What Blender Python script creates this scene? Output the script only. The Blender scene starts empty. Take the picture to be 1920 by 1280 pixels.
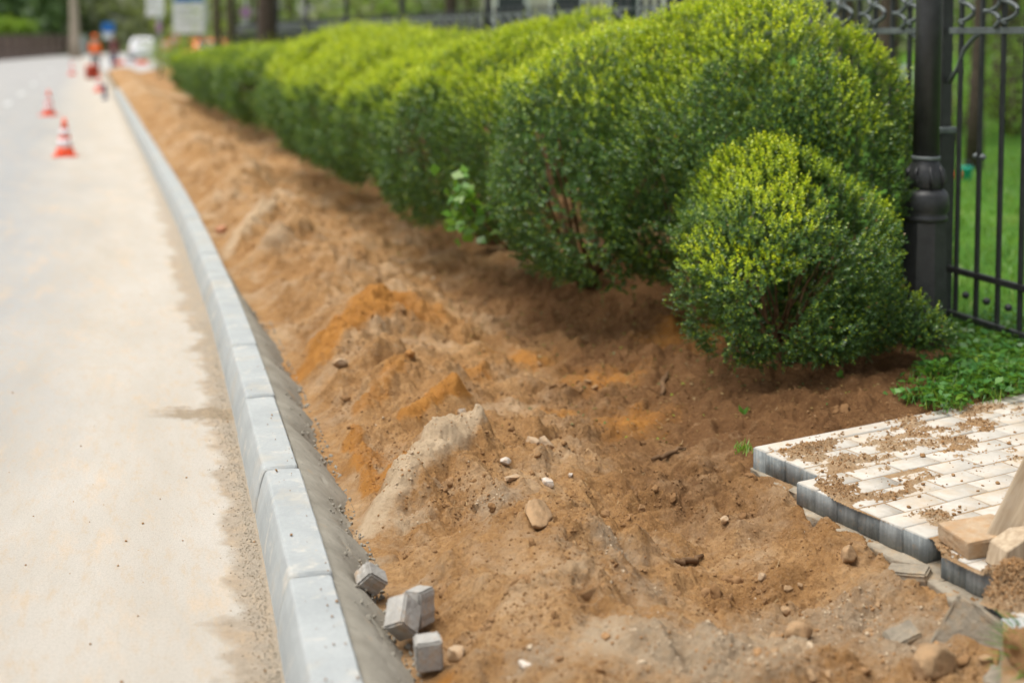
import bpy, bmesh, math, random
import numpy as np
from mathutils import Vector, Matrix
random.seed(7)
RNG = np.random.default_rng(11)
R = math.radians
SC = bpy.context.scene
COL = SC.collection

# ------------------------------------------------------------------ camera, sky, sun, exposure
CAM_H = 1.77
FOC = 2460.0                                  # focal length in pixels of the 1920 px wide photograph
YP = 228.0                                    # picture row of the optical axis: the lens is shifted down to keep uprights upright
PITCH = math.atan((YP - 65) / FOC)
cam_d = bpy.data.cameras.new('camera'); cam = bpy.data.objects.new('camera', cam_d); COL.objects.link(cam)
cam.location = (0, 0, CAM_H); cam.rotation_euler = (math.pi / 2 - PITCH, 0, 0)
cam_d.sensor_width = 36.0; cam_d.lens = FOC / 1920 * 36.0
cam_d.shift_y = -(640 - YP) / 1920
cam_d.clip_start = 0.05; cam_d.clip_end = 2000
cam_d.dof.use_dof = True; cam_d.dof.focus_distance = 4.75; cam_d.dof.aperture_fstop = 1.2
cam_d.dof.aperture_blades = 0
SC.camera = cam

W = bpy.data.worlds.new('World'); SC.world = W; W.use_nodes = True
wn = W.node_tree; bg = wn.nodes['Background']
sky = wn.nodes.new('ShaderNodeTexSky'); sky.sky_type = 'NISHITA'; sky.sun_disc = False
SUN_EL, SUN_AZ = R(72), R(-100)                # azimuth measured from +Y towards +X (camera looks along +Y)
sky.sun_elevation = SUN_EL; sky.sun_rotation = SUN_AZ; sky.air_density = 1.0; sky.dust_density = 2.5; sky.ozone_density = 1.0
bw = wn.nodes.new('ShaderNodeRGBToBW'); mx = wn.nodes.new('ShaderNodeMix'); mx.data_type = 'RGBA'; mx.inputs[0].default_value = .72   # thin cloud evens the sky out
wn.links.new(sky.outputs[0], bw.inputs[0]); wn.links.new(sky.outputs[0], mx.inputs[6]); wn.links.new(bw.outputs[0], mx.inputs[7])
wn.links.new(mx.outputs[2], bg.inputs[0]); bg.inputs[1].default_value = 0.15
sd = bpy.data.lights.new('sun', 'SUN'); sun = bpy.data.objects.new('sun', sd); COL.objects.link(sun)
sd.energy = 2.6; sd.angle = R(50); sd.color = (1.0, 0.95, 0.87)
sdir = Vector((math.sin(SUN_AZ) * math.cos(SUN_EL), math.cos(SUN_AZ) * math.cos(SUN_EL), math.sin(SUN_EL)))
sun.rotation_euler = sdir.to_track_quat('Z', 'Y').to_euler(); sun.location = (-6, 0, 12)
SC.view_settings.view_transform = 'Standard'; SC.view_settings.look = 'None'
SC.view_settings.exposure = 0.6; SC.view_settings.gamma = 1.0; SC.view_settings.use_curve_mapping = False
SC.render.engine = 'CYCLES'
SC.cycles.max_bounces = 6; SC.cycles.diffuse_bounces = 3; SC.cycles.transparent_max_bounces = 4

# ------------------------------------------------------------------ measuring helpers
_c, _s = math.cos(PITCH), math.sin(PITCH)
def gp(px, py, z=0.0):
    """world point at height z that the photograph shows at pixel (px, py)"""
    a = (px - 960) / FOC; b = (YP - py) / FOC
    d = np.array([a, _c + b * _s, -_s + b * _c]); t = (z - CAM_H) / d[2]
    return d * t + np.array([0, 0, CAM_H])
def at(px, py, Y):
    """world point at distance Y (along +Y) seen at pixel (px, py)"""
    a = (px - 960) / FOC; b = (YP - py) / FOC
    d = np.array([a, _c + b * _s, -_s + b * _c]); t = Y / d[1]
    return d * t + np.array([0, 0, CAM_H])
_P = np.array([9.06522145e-05, -5.45168448e-03, -2.22701989e-01, 3.93070343e-01])
def kerb_x(Y):
    Y = np.asarray(Y, float); Yc = np.minimum(Y, 15.0)
    return np.polyval(_P, Yc) - 0.325 * (Y - Yc)
def kerb_slope(Y):
    return (kerb_x(Y + .05) - kerb_x(Y - .05)) / .1
COSA = 0.962

# ------------------------------------------------------------------ noise (numpy)
def _h(ix, iy, seed):
    h = (ix.astype(np.int64) * 374761393 + iy.astype(np.int64) * 668265263 + seed * 974711 + 1013) & 0xffffffff
    h = ((h ^ (h >> 13)) * 1274126177) & 0xffffffff
    h = ((h ^ (h >> 16)) * 2246822519) & 0xffffffff
    return (h ^ (h >> 13)) & 0xffffffff
def pnoise(x, y, seed=0):
    xi = np.floor(x); yi = np.floor(y); fx = x - xi; fy = y - yi
    u = fx * fx * fx * (fx * (fx * 6 - 15) + 10); v = fy * fy * fy * (fy * (fy * 6 - 15) + 10)
    def g(dx, dy):
        a = _h(xi + dx, yi + dy, seed) * (2 * math.pi / 4294967296.0)
        return np.cos(a) * (fx - dx) + np.sin(a) * (fy - dy)
    a = g(0, 0); b = g(1, 0); c = g(0, 1); d = g(1, 1)
    return 1.5 * ((a * (1 - u) + b * u) * (1 - v) + (c * (1 - u) + d * u) * v)
def fbm(x, y, octv=4, seed=0, gain=.5):
    s = 0; a = 1; t = 0
    for i in range(octv):
        s = s + a * pnoise(x, y, seed + i); t += a; x = x * 2.03 + 7.1; y = y * 2.03 - 3.7; a *= gain
    return s / t
def worley(x, y, seed=0):
    """F1 distance and a random number for the nearest cell"""
    xi = np.floor(x); yi = np.floor(y); best = np.full(x.shape, 9.0); rid = np.zeros(x.shape)
    for dx in (-1, 0, 1):
        for dy in (-1, 0, 1):
            h = _h(xi + dx, yi + dy, seed)
            px = xi + dx + (h & 0xffff) / 65536.0; py = yi + dy + ((h >> 16) & 0xffff) / 65536.0
            d = np.hypot(px - x, py - y); m = d < best
            best = np.where(m, d, best); rid = np.where(m, (_h(xi + dx, yi + dy, seed + 77) & 0xffff) / 65536.0, rid)
    return best, rid
_K = np.random.default_rng(5)
_kv = _K.normal(size=(14, 3)); _kp = _K.uniform(0, 6.28, 14)
def n3(P, f):
    return np.sin((P * f) @ _kv.T + _kp).sum(1) / 3.7
def smooth(a, b, x):
    t = np.clip((x - a) / (b - a), 0, 1); return t * t * (3 - 2 * t)
def seg(x, y, A, B):
    """distance to a segment and position along it"""
    ax, ay = A[0], A[1]; dx, dy = B[0] - ax, B[1] - ay
    t = np.clip(((x - ax) * dx + (y - ay) * dy) / (dx * dx + dy * dy), 0, 1)
    return np.hypot(x - ax - t * dx, y - ay - t * dy), t

# ------------------------------------------------------------------ objects
def tag(o, label=None, cat=None, group=None, kind=None):
    if label: o['label'] = label
    if cat: o['category'] = cat
    if group: o['group'] = group
    if kind: o['kind'] = kind
    return o
def empty(name, loc, rz=0.0):
    o = bpy.data.objects.new(name, None); COL.objects.link(o); o.empty_display_size = .1
    o.location = tuple(float(v) for v in loc); o.rotation_euler = (0, 0, rz); return o
def link_mesh(name, me, mat, parent=None):
    if mat is not None and len(me.materials) == 0: me.materials.append(mat)
    o = bpy.data.objects.new(name, me); COL.objects.link(o)
    if parent is not None: o.parent = parent
    return o
def np_mesh(name, V, F, mat, parent=None, sm=False, attrs=None, vattrs=None):
    """V (n,3), F (m,k) with one k for all faces"""
    V = np.ascontiguousarray(V, np.float32); F = np.ascontiguousarray(F, np.int32)
    me = bpy.data.meshes.new(name); n, k = F.shape
    me.vertices.add(len(V)); me.vertices.foreach_set('co', V.ravel())
    me.loops.add(n * k); me.loops.foreach_set('vertex_index', F.ravel())
    me.polygons.add(n); me.polygons.foreach_set('loop_start', np.arange(0, n * k, k, dtype=np.int32))
    if sm: me.polygons.foreach_set('use_smooth', np.ones(n, bool))
    for d, dom in ((attrs or {}, 'FACE'), (vattrs or {}, 'POINT')):
        for an, av in d.items():
            at_ = me.attributes.new(an, 'FLOAT', dom); at_.data.foreach_set('value', np.ascontiguousarray(av, np.float32).ravel())
    me.update(calc_edges=True); me.validate()
    return link_mesh(name, me, mat, parent)
def grid_faces(nr, nc):
    i = np.arange(nr - 1)[:, None] * nc + np.arange(nc - 1)[None, :]
    return np.stack([i, i + 1, i + nc + 1, i + nc], -1).reshape(-1, 4)
def bm_obj(name, bm, mat, parent=None, sm=False):
    bmesh.ops.recalc_face_normals(bm, faces=bm.faces)
    if sm:
        for f in bm.faces: f.smooth = True
    me = bpy.data.meshes.new(name); bm.to_mesh(me); bm.free()
    return link_mesh(name, me, mat, parent)
def add_box(bm, c, s, rot=None, bev=0.0, cuts=0, jit=0.0, seed=0):
    b = bmesh.new(); bmesh.ops.create_cube(b, size=1.0)
    for v in b.verts: v.co = Vector((v.co.x * s[0], v.co.y * s[1], v.co.z * s[2]))
    if bev > 0: bmesh.ops.bevel(b, geom=b.edges[:], offset=bev, segments=2, affect='EDGES', profile=.6)
    if cuts: bmesh.ops.subdivide_edges(b, edges=b.edges[:], cuts=cuts, use_grid_fill=True)
    if jit:
        rr = random.Random(seed)
        for v in b.verts: v.co += Vector((rr.uniform(-jit, jit), rr.uniform(-jit, jit), rr.uniform(-jit, jit)))
    M = Matrix.Translation(Vector(c)) @ (rot.to_4x4() if rot is not None else Matrix.Identity(4))
    b.transform(M); tmp = bpy.data.meshes.new('t'); b.to_mesh(tmp); b.free(); bm.from_mesh(tmp); bpy.data.meshes.remove(tmp)
def add_tube(bm, pts, rad, seg_=8, cap=True):
    pts = [Vector(p) for p in pts]; rings = []
    rads = rad if isinstance(rad, (list, tuple)) else [rad] * len(pts)
    up = Vector((0, 0, 1))
    for i, p in enumerate(pts):
        d = (pts[min(i + 1, len(pts) - 1)] - pts[max(i - 1, 0)]).normalized()
        a = d.cross(up if abs(d.z) < .95 else Vector((1, 0, 0))).normalized(); b = d.cross(a)
        rings.append([bm.verts.new(p + (a * math.cos(2 * math.pi * k / seg_) + b * math.sin(2 * math.pi * k / seg_)) * rads[i]) for k in range(seg_)])
    for r0, r1 in zip(rings, rings[1:]):
        for k in range(seg_): bm.faces.new((r0[k], r0[(k + 1) % seg_], r1[(k + 1) % seg_], r1[k]))
    if cap: bm.faces.new(rings[0][::-1]); bm.faces.new(rings[-1])
def add_lathe(bm, prof, seg_=24, c=(0, 0, 0), rot0=0.0):
    rings = []
    for r, z in prof:
        rings.append([bm.verts.new((c[0] + r * math.cos(rot0 + 2 * math.pi * k / seg_), c[1] + r * math.sin(rot0 + 2 * math.pi * k / seg_), c[2] + z)) for k in range(seg_)])
    for r0, r1 in zip(rings, rings[1:]):
        for k in range(seg_): bm.faces.new((r0[k], r0[(k + 1) % seg_], r1[(k + 1) % seg_], r1[k]))
    bm.faces.new(rings[0][::-1]); bm.faces.new(rings[-1])
def copy_tree(o, parent=None):
    c = o.copy(); COL.objects.link(c); c.parent = parent
    for ch in list(o.children): copy_tree(ch, c)
    return c

# ------------------------------------------------------------------ materials
class NT:
    def __init__(s, name):
        s.m = bpy.data.materials.new(name); s.m.use_nodes = True; s.t = s.m.node_tree; s.b = s.t.nodes['Principled BSDF']
    def n(s, typ, **kw):
        nd = s.t.nodes.new(typ)
        for k, v in kw.items():
            if k.startswith('i_'):
                nd.inputs[k[2:].replace('_', ' ')].default_value = v
            else: setattr(nd, k, v)
        return nd
    def l(s, a, b): s.t.links.new(a, b)
    def co(s):
        if not hasattr(s, '_co'): s._co = s.n('ShaderNodeTexCoord')
        return s._co.outputs['Object']
    def noise(s, sc, det=4, rough=.55, co=None, dist=0.0):
        nd = s.n('ShaderNodeTexNoise'); nd.inputs['Scale'].default_value = sc; nd.inputs['Detail'].default_value = det
        nd.inputs['Roughness'].default_value = rough; nd.inputs['Distortion'].default_value = dist
        s.l(co or s.co(), nd.inputs['Vector']); return nd.outputs['Fac']
    def ramp(s, f, stops):
        nd = s.n('ShaderNodeValToRGB'); e = nd.color_ramp.elements
        while len(e) < len(stops): e.new(.5)
        for k, (p, c) in enumerate(stops):
            e[k].position = p; e[k].color = (c[0], c[1], c[2], 1) if isinstance(c, (tuple, list)) else (c, c, c, 1)
        s.l(f, nd.inputs['Fac']); return nd.outputs['Color']
    def mix(s, f, a, b, mode='MIX'):
        nd = s.n('ShaderNodeMix', data_type='RGBA', blend_type=mode); nd.clamp_factor = True
        for val, ix in ((f, 0), (a, 6), (b, 7)):
            if isinstance(val, (int, float)): nd.inputs[ix].default_value = val
            elif isinstance(val, (tuple, list)): nd.inputs[ix].default_value = (val[0], val[1], val[2], 1)
            else: s.l(val, nd.inputs[ix])
        return nd.outputs[2]
    def math(s, op, a, b=0.0):
        nd = s.n('ShaderNodeMath', operation=op)
        for k, v in enumerate((a, b)):
            if isinstance(v, (int, float)): nd.inputs[k].default_value = v
            else: s.l(v, nd.inputs[k])
        return nd.outputs[0]
    def attr(s, name): return s.n('ShaderNodeAttribute', attribute_name=name).outputs['Fac']
    def bump(s, h, st, dist=.01):
        nd = s.n('ShaderNodeBump'); nd.inputs['Strength'].default_value = st; nd.inputs['Distance'].default_value = dist
        s.l(h, nd.inputs['Height']); s.l(nd.outputs[0], s.b.inputs['Normal'])
    def col(s, c):
        if isinstance(c, (tuple, list)): s.b.inputs['Base Color'].default_value = (c[0], c[1], c[2], 1)
        else: s.l(c, s.b.inputs['Base Color'])
    def rough(s, r, spec=.3):
        if isinstance(r, (int, float)): s.b.inputs['Roughness'].default_value = r
        else: s.l(r, s.b.inputs['Roughness'])
        s.b.inputs['Specular IOR Level'].default_value = spec

def simple(name, c, rough=.6, metal=0.0, var=.25, sc=8.0, spec=.35, bump=0.0):
    t = NT(name); c2 = tuple(v * (1 - var) for v in c); c1 = tuple(min(1, v * (1 + var * .6)) for v in c)
    t.col(t.ramp(t.noise(sc, 5), [(.3, c2), (.7, c1)])); t.rough(rough, spec); t.b.inputs['Metallic'].default_value = metal
    if bump: t.bump(t.noise(sc * 6, 4), bump, .005)
    return t.m
MAT = {}
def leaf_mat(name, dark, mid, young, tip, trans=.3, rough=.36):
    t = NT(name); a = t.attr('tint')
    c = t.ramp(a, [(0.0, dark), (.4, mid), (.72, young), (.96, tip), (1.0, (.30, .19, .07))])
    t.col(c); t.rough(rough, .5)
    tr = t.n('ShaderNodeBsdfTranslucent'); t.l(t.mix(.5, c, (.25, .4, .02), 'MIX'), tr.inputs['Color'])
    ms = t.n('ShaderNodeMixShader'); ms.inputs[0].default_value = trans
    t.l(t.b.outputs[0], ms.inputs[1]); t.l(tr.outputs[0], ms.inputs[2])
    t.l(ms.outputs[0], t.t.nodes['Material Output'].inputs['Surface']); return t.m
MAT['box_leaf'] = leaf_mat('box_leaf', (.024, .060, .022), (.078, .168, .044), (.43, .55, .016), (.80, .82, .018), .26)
MAT['wild_leaf'] = leaf_mat('wild_leaf', (.09, .17, .035), (.20, .34, .045), (.34, .48, .05), (.52, .58, .05), .45)
MAT['conifer_leaf'] = leaf_mat('conifer_leaf', (.14, .22, .10), (.21, .33, .14), (.26, .40, .15), (.32, .44, .15), .35)
MAT['weed_leaf'] = leaf_mat('weed_leaf', (.03, .10, .02), (.06, .19, .035), (.12, .28, .03), (.28, .34, .05), .35)
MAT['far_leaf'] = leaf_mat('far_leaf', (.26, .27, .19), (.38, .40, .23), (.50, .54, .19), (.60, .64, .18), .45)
MAT['bark'] = simple('bark', (.09, .068, .052), .9, 0, .45, 14, .1, .6)
MAT['pale_bark'] = simple('pale_bark', (.42, .35, .27), .85, 0, .3, 9, .1, .4)
MAT['twig'] = simple('twig', (.16, .095, .05), .85, 0, .4, 25, .1, .3)
MAT['iron'] = simple('iron', (.034, .035, .036), .45, .1, .35, 14, .5, .3)
MAT['iron_grey'] = simple('iron_grey', (.13, .15, .148), .5, .1, .35, 20, .5, .2)

# concrete kerb: pale grey, cloudy, dust blotches, faint casting streaks
t = NT('kerb_concrete')
oi = t.n('ShaderNodeObjectInfo'); mp = t.n('ShaderNodeVectorMath', operation='ADD'); t.l(t.co(), mp.inputs[0])
cmb = t.n('ShaderNodeCombineXYZ'); t.l(t.math('MULTIPLY', oi.outputs['Random'], 40.0), cmb.inputs[1]); t.l(cmb.outputs[0], mp.inputs[1]); kco = mp.outputs[0]
base = t.ramp(t.noise(5, 6, .6, kco), [(.25, (.31, .328, .32)), (.75, (.45, .465, .45))])
base = t.mix(t.ramp(t.noise(420, 2, .6, kco), [(.35, .25), (.6, 0.0)]), base, (.22, .235, .24))
base = t.mix(t.ramp(t.noise(9, 5, .65, kco, .6), [(.56, 0.0), (.70, .65)]), base, (.62, .56, .46))
base = t.mix(t.ramp(t.noise(26, 4, .7, kco), [(.66, 0.0), (.73, .8)]), base, (.52, .40, .27))
base = t.mix(t.ramp(oi.outputs['Random'], [(0, 0.0), (1, .22)]), base, (.33, .36, .375))
stm = t.n('ShaderNodeMapping'); stm.inputs['Scale'].default_value = (26, 26, 3.5); t.l(kco, stm.inputs[0])
base = t.mix(t.ramp(t.noise(3, 5, .7, stm.outputs[0]), [(.40, .25), (.60, 0.0)]), base, (.27, .28, .275))
base = t.mix(t.ramp(t.noise(3.5, 5, .7, kco), [(.52, 0.0), (.68, .5)]), base, (.46, .40, .31))
t.col(base); t.rough(.9, .15); t.bump(t.noise(200, 6, .75, kco), .55, .004); MAT['kerb'] = t.m

# fresh lean concrete of the haunch
t = NT('haunch_concrete')
h = t.noise(7, 6, .6); c = t.ramp(h, [(.3, (.225, .205, .165)), (.7, (.335, .31, .255))])
c = t.mix(t.ramp(t.noise(40, 5, .7), [(.58, 0.0), (.72, .6)]), c, (.12, .115, .10))
c = t.mix(t.ramp(t.noise(11, 5, .7), [(.60, 0.0), (.75, .55)]), c, (.40, .27, .15))
t.col(c); t.rough(.9, .15); t.bump(t.noise(120, 6, .75), .5, .006); MAT['haunch'] = t.m

# soil: zones follow the dumped earth; the damp one also has hedge shade painted in
t = NT('soil')
co = t.co()
tan = t.ramp(t.noise(3.2, 6, .62), [(.25, (.27, .138, .050)), (.5, (.41, .228, .092)), (.75, (.54, .34, .165))])
tan = t.mix(t.ramp(t.noise(38, 5, .7), [(.36, .55), (.58, 0.0)]), tan, (.20, .105, .044))
tan = t.mix(t.ramp(t.noise(150, 3, .7), [(.55, 0.0), (.72, .45)]), tan, (.52, .37, .22))
tan = t.mix(t.ramp(t.noise(75, 6, .8), [(.36, .55), (.47, 0.0)]), tan, (.16, .08, .034))  # dark specks paint the shade of crevices into the earth colour
moist_shade = t.ramp(t.noise(9, 5, .65), [(.3, (.145, .072, .030)), (.7, (.235, .122, .052))])
moist_shade = t.mix(t.ramp(t.noise(60, 4, .7), [(.42, .5), (.6, 0.0)]), moist_shade, (.11, .056, .026))
orange = t.ramp(t.noise(12, 5, .65), [(.25, (.31, .130, .030)), (.7, (.47, .220, .055))])
pale = t.ramp(t.noise(10, 5, .7), [(.25, (.42, .30, .18)), (.7, (.60, .47, .32))])
edge = t.math('ADD', t.math('MULTIPLY', t.math('SUBTRACT', t.noise(7, 6, .72), .5), 1.3), t.math('MULTIPLY', t.math('SUBTRACT', t.noise(45, 4, .75), .5), .9))
def zone(nm, k=1.0): return t.ramp(t.math('ADD', t.attr(nm), edge), [(.20, 0.0), (.90, k)])
tan = t.mix(t.ramp(t.noise(2.6, 6, .7, None, .5), [(.48, 0.0), (.66, .55)]), tan, pale)
c = t.mix(zone('moist_shade'), tan, moist_shade); c = t.mix(zone('orange', 1.0), c, orange); c = t.mix(zone('pale', .92), c, pale)
c = t.mix(zone('grit', .8), c, t.ramp(t.noise(55, 4, .7), [(.3, (.25, .19, .125)), (.7, (.47, .375, .265))]))
t.col(c); t.rough(.95, .1)
hb = t.math('ADD', t.noise(60, 8, .74), t.math('MULTIPLY', t.noise(260, 4, .75), .5)); t.bump(hb, 1.0, .013); MAT['soil'] = t.m
# same earth as loose clods, stones
t = NT('clod'); oi = t.n('ShaderNodeAttribute', attribute_name='tint').outputs['Fac']
c = t.ramp(oi, [(0, (.16, .083, .036)), (.4, (.27, .152, .068)), (.75, (.38, .235, .12)), (.93, (.42, .19, .05)), (1, (.54, .43, .30))])
c = t.mix(t.ramp(t.noise(120, 4, .7), [(.4, .4), (.6, 0.0)]), c, (.20, .115, .055))
t.col(c); t.rough(.95, .1); t.bump(t.noise(240, 4, .7), .6, .005); MAT['clod'] = t.m
def stone_mat(name, a, b):
    t = NT(name); c = t.ramp(t.noise(14, 5, .65), [(.3, a), (.7, b)])
    c = t.mix(t.ramp(t.noise(22, 4, .7), [(.42, 0.0), (.62, .85)]), c, (.40, .25, .13)); t.col(c); t.rough(.9, .2)
    t.bump(t.noise(70, 6, .7), .6, .008); return t.m
MAT['stone'] = stone_mat('stone', (.34, .24, .15), (.52, .40, .27))
MAT['grey_stone'] = stone_mat('grey_stone', (.24, .20, .155), (.40, .35, .28))
MAT['white_stone'] = stone_mat('white_stone', (.48, .42, .35), (.66, .61, .54)); MAT['rubble'] = stone_mat('rubble', (.24, .15, .075), (.40, .275, .16)); MAT['brick_lump'] = stone_mat('brick_lump', (.52, .22, .13), (.62, .32, .2))

# road: asphalt under a drifting film of pale construction dust; UV.x = metres from the kerb, UV.y = metres along it
t = NT('road_asphalt')
uv = t.n('ShaderNodeUVMap', uv_map='kerb'); sp = t.n('ShaderNodeSeparateXYZ'); t.l(uv.outputs[0], sp.inputs[0])
vv, ss = sp.outputs[0], sp.outputs[1]
stc = t.n('ShaderNodeMapping'); stc.inputs['Scale'].default_value = (1.0, .28, 1); t.l(uv.outputs[0], stc.inputs[0]); suv = stc.outputs[0]
asp = t.ramp(t.noise(180, 4, .7), [(.3, (.22, .23, .235)), (.7, (.40, .41, .41))])
asp = t.mix(t.ramp(t.noise(1.1, 4, .6, suv), [(.35, 0.0), (.65, .6)]), asp, (.36, .365, .365))
dust = t.ramp(t.noise(2.2, 6, .65, suv), [(.3, (.44, .395, .33)), (.7, (.55, .51, .45))])
dust = t.mix(t.ramp(t.noise(230, 3, .7), [(.38, .6), (.56, 0.0)]), dust, (.36, .335, .29))
dm = t.math('ADD', t.ramp(vv, [(0, 0.0), (1, 1.0)]), 0.0)
mr = t.n('ShaderNodeMapRange'); mr.inputs[1].default_value = .55; mr.inputs[2].default_value = 1.75; mr.inputs[3].default_value = 1.0; mr.inputs[4].default_value = 0.0
vn = t.math('ADD', vv, t.math('MULTIPLY', t.math('SUBTRACT', t.noise(1.3, 5, .6, suv), .5), 1.6)); t.l(vn, mr.inputs[0])
c = t.mix(mr.outputs[0], asp, dust)
c = t.mix(t.ramp(t.noise(5, 6, .72, suv), [(.53, 0.0), (.72, .55)]), c, (.60, .43, .26))
c = t.mix(t.ramp(t.noise(28, 5, .75), [(.655, 0.0), (.72, .7)]), c, (.40, .25, .13))
mr2 = t.n('ShaderNodeMapRange'); mr2.inputs[1].default_value = .085; mr2.inputs[2].default_value = .15; mr2.inputs[3].default_value = 1.0; mr2.inputs[4].default_value = 0.0
wv = t.math('ADD', vv, t.math('MULTIPLY', t.math('SUBTRACT', t.noise(3.2, 4, .6, uv.outputs[0]), .5), .50)); t.l(wv, mr2.inputs[0])
damp = t.ramp(t.noise(30, 5, .7), [(.3, (.24, .19, .13)), (.7, (.40, .325, .24))])
damp = t.mix(t.ramp(t.noise(6, 5, .7), [(.5, 0.0), (.68, .6)]), damp, (.42, .28, .15))
nearband = t.n('ShaderNodeMapRange'); nearband.inputs[1].default_value = 10; nearband.inputs[2].default_value = 18; nearband.inputs[3].default_value = 1; nearband.inputs[4].default_value = .25; t.l(ss, nearband.inputs[0])
c = t.mix(t.math('MULTIPLY', mr2.outputs[0], t.math('MULTIPLY', nearband.outputs[0], .85)), c, damp)
mr3 = t.n('ShaderNodeMapRange'); mr3.inputs[1].default_value = .01; mr3.inputs[2].default_value = .10; mr3.inputs[3].default_value = .6; mr3.inputs[4].default_value = 0.0
t.l(t.math('ADD', vv, t.math('MULTIPLY', t.math('SUBTRACT', t.noise(14, 5, .7), .5), .12)), mr3.inputs[0])
c = t.mix(mr3.outputs[0], c, t.ramp(t.noise(90, 4, .75), [(.35, (.20, .175, .135)), (.65, (.42, .36, .28))]))
def gauss(src, c0, w):
    return t.math('POWER', 2.718, t.math('MULTIPLY', t.math('POWER', t.math('DIVIDE', t.math('SUBTRACT', src, c0), w), 2.0), -1.0))
wob = t.math('MULTIPLY', t.math('SUBTRACT', t.noise(5, 5, .65, uv.outputs[0]), .5), .55)
st_ = t.math('MULTIPLY', gauss(t.math('ADD', ss, wob), 6.02, .08), gauss(vv, .08, .22))
c = t.mix(t.ramp(st_, [(.12, 0.0), (.5, .85)]), c, (.25, .19, .12))
tr_ = t.math('MULTIPLY', gauss(t.math('ADD', vv, t.math('MULTIPLY', wob, .3)), .95, .10), t.ramp(t.noise(4, 5, .7, suv), [(.4, 0.0), (.6, .35)]))
c = t.mix(tr_, c, (.40, .36, .30))
t.col(c); t.rough(.9, .2); c = t.mix(t.ramp(t.noise(95, 3, .8), [(.36, .35), (.5, 0.0)]), c, (.30, .27, .23))
stk = t.n('ShaderNodeMapping'); stk.inputs['Scale'].default_value = (3.0, .9, 1); t.l(uv.outputs[0], stk.inputs[0])
c = t.mix(t.ramp(t.noise(7, 6, .75, stk.outputs[0]), [(.50, 0.0), (.68, .55)]), c, (.46, .345, .225))
t.col(c); t.bump(t.noise(150, 6, .8), .8, .006); MAT['road'] = t.m

# concrete pavers: dust-white tops, wet grey-blue sides with grooves
t = NT('paver')
oi = t.attr('tint'); gn = t.n('ShaderNodeNewGeometry'); sn = t.n('ShaderNodeSeparateXYZ'); t.l(gn.outputs['Normal'], sn.inputs[0])
top = t.ramp(t.noise(20, 5, .65), [(.3, (.43, .395, .335)), (.7, (.54, .505, .445))])
top = t.mix(t.ramp(t.noise(7, 6, .75), [(.46, 0.0), (.66, .7)]), top, (.48, .36, .23))
side = t.ramp(t.noise(26, 5, .7), [(.3, (.17, .19, .19)), (.7, (.35, .375, .365))])
vm = t.n('ShaderNodeMapping'); vm.inputs['Scale'].default_value = (1, 1, .06); t.l(t.co(), vm.inputs[0]); rib = t.noise(85, 3, .6, vm.outputs[0])
side = t.mix(t.ramp(rib, [(.42, .55), (.58, 0.0)]), side, (.12, .14, .145))
side = t.mix(t.ramp(t.noise(34, 4, .7), [(.56, 0.0), (.7, .6)]), side, (.38, .29, .19))
up = t.ramp(sn.outputs[2], [(.55, 0.0), (.8, 1.0)])
side = t.mix(t.ramp(oi, [(0, 0.0), (1, .35)]), side, (.33, .34, .33))
t.col(t.mix(t.attr('dusty'), side, t.mix(t.ramp(oi, [(0, 0.0), (1, .3)]), top, (.55, .53, .48)))); t.rough(.9, .15); t.bump(t.math('ADD', t.noise(160, 5, .7), t.math('MULTIPLY', rib, 1.4)), .5, .004); MAT['paver'] = t.m
t = NT('loose_paver')
a = t.ramp(t.noise(18, 5, .65), [(.3, (.27, .255, .23)), (.7, (.43, .415, .38))])
a = t.mix(t.ramp(t.noise(13, 5, .7), [(.52, 0.0), (.68, .75)]), a, (.36, .235, .13))
a = t.mix(t.ramp(t.noise(60, 3, .7), [(.6, 0.0), (.7, .5)]), a, (.62, .58, .52)); t.col(a); t.rough(.9, .2); t.bump(t.noise(150, 5, .7), .5, .005); MAT['loose'] = t.m
t = NT('base_concrete')
a = t.ramp(t.noise(9, 6, .7), [(.3, (.24, .205, .155)), (.7, (.44, .38, .29))]); a = t.mix(t.ramp(t.noise(20, 5, .7), [(.5, 0.0), (.68, .7)]), a, (.42, .28, .15))
t.col(a); t.rough(.95, .1); t.bump(t.noise(60, 6, .75), .9, .012); MAT['base'] = t.m
# sawn timber, weathered
t = NT('timber')
m_ = t.n('ShaderNodeMapping'); m_.inputs['Scale'].default_value = (14, 14, 1.2); t.l(t.co(), m_.inputs[0])
a = t.ramp(t.noise(4, 5, .6, m_.outputs[0], .4), [(.3, (.30, .22, .14)), (.7, (.50, .40, .28))])
a = t.mix(t.ramp(t.noise(5, 4, .7), [(.5, 0.0), (.7, .5)]), a, (.42, .36, .29)); t.col(a); t.rough(.8, .2); t.bump(t.noise(9, 5, .6, m_.outputs[0]), .3, .003); MAT['timber'] = t.m
# lawn and far ground
t = NT('lawn_soil'); t.col(t.ramp(t.noise(1.3, 5, .6), [(.3, (.05, .13, .018)), (.6, (.085, .20, .022)), (.8, (.16, .20, .05))])); t.rough(.9, .1); t.bump(t.noise(60, 5, .7), .8, .03); MAT['lawn'] = t.m
t = NT('far_ground'); t.col(t.ramp(t.noise(.2, 5, .6), [(.3, (.10, .13, .05)), (.7, (.17, .2, .08))])); t.rough(.95, .1); MAT['far_ground'] = t.m
MAT['red_plastic'] = simple('red_plastic', (.75, .10, .035), .45, 0, .15, 6)
MAT['orange_plastic'] = simple('orange_plastic', (.85, .13, .05), .45, 0, .12, 6)
MAT['white_band'] = simple('white_band', (.78, .70, .72), .4, 0, .08, 6)
MAT['rubber'] = simple('rubber', (.03, .03, .03), .8)
MAT['white_paint'] = simple('white_paint', (.78, .79, .80), .35, 0, .06, 3)
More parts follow.
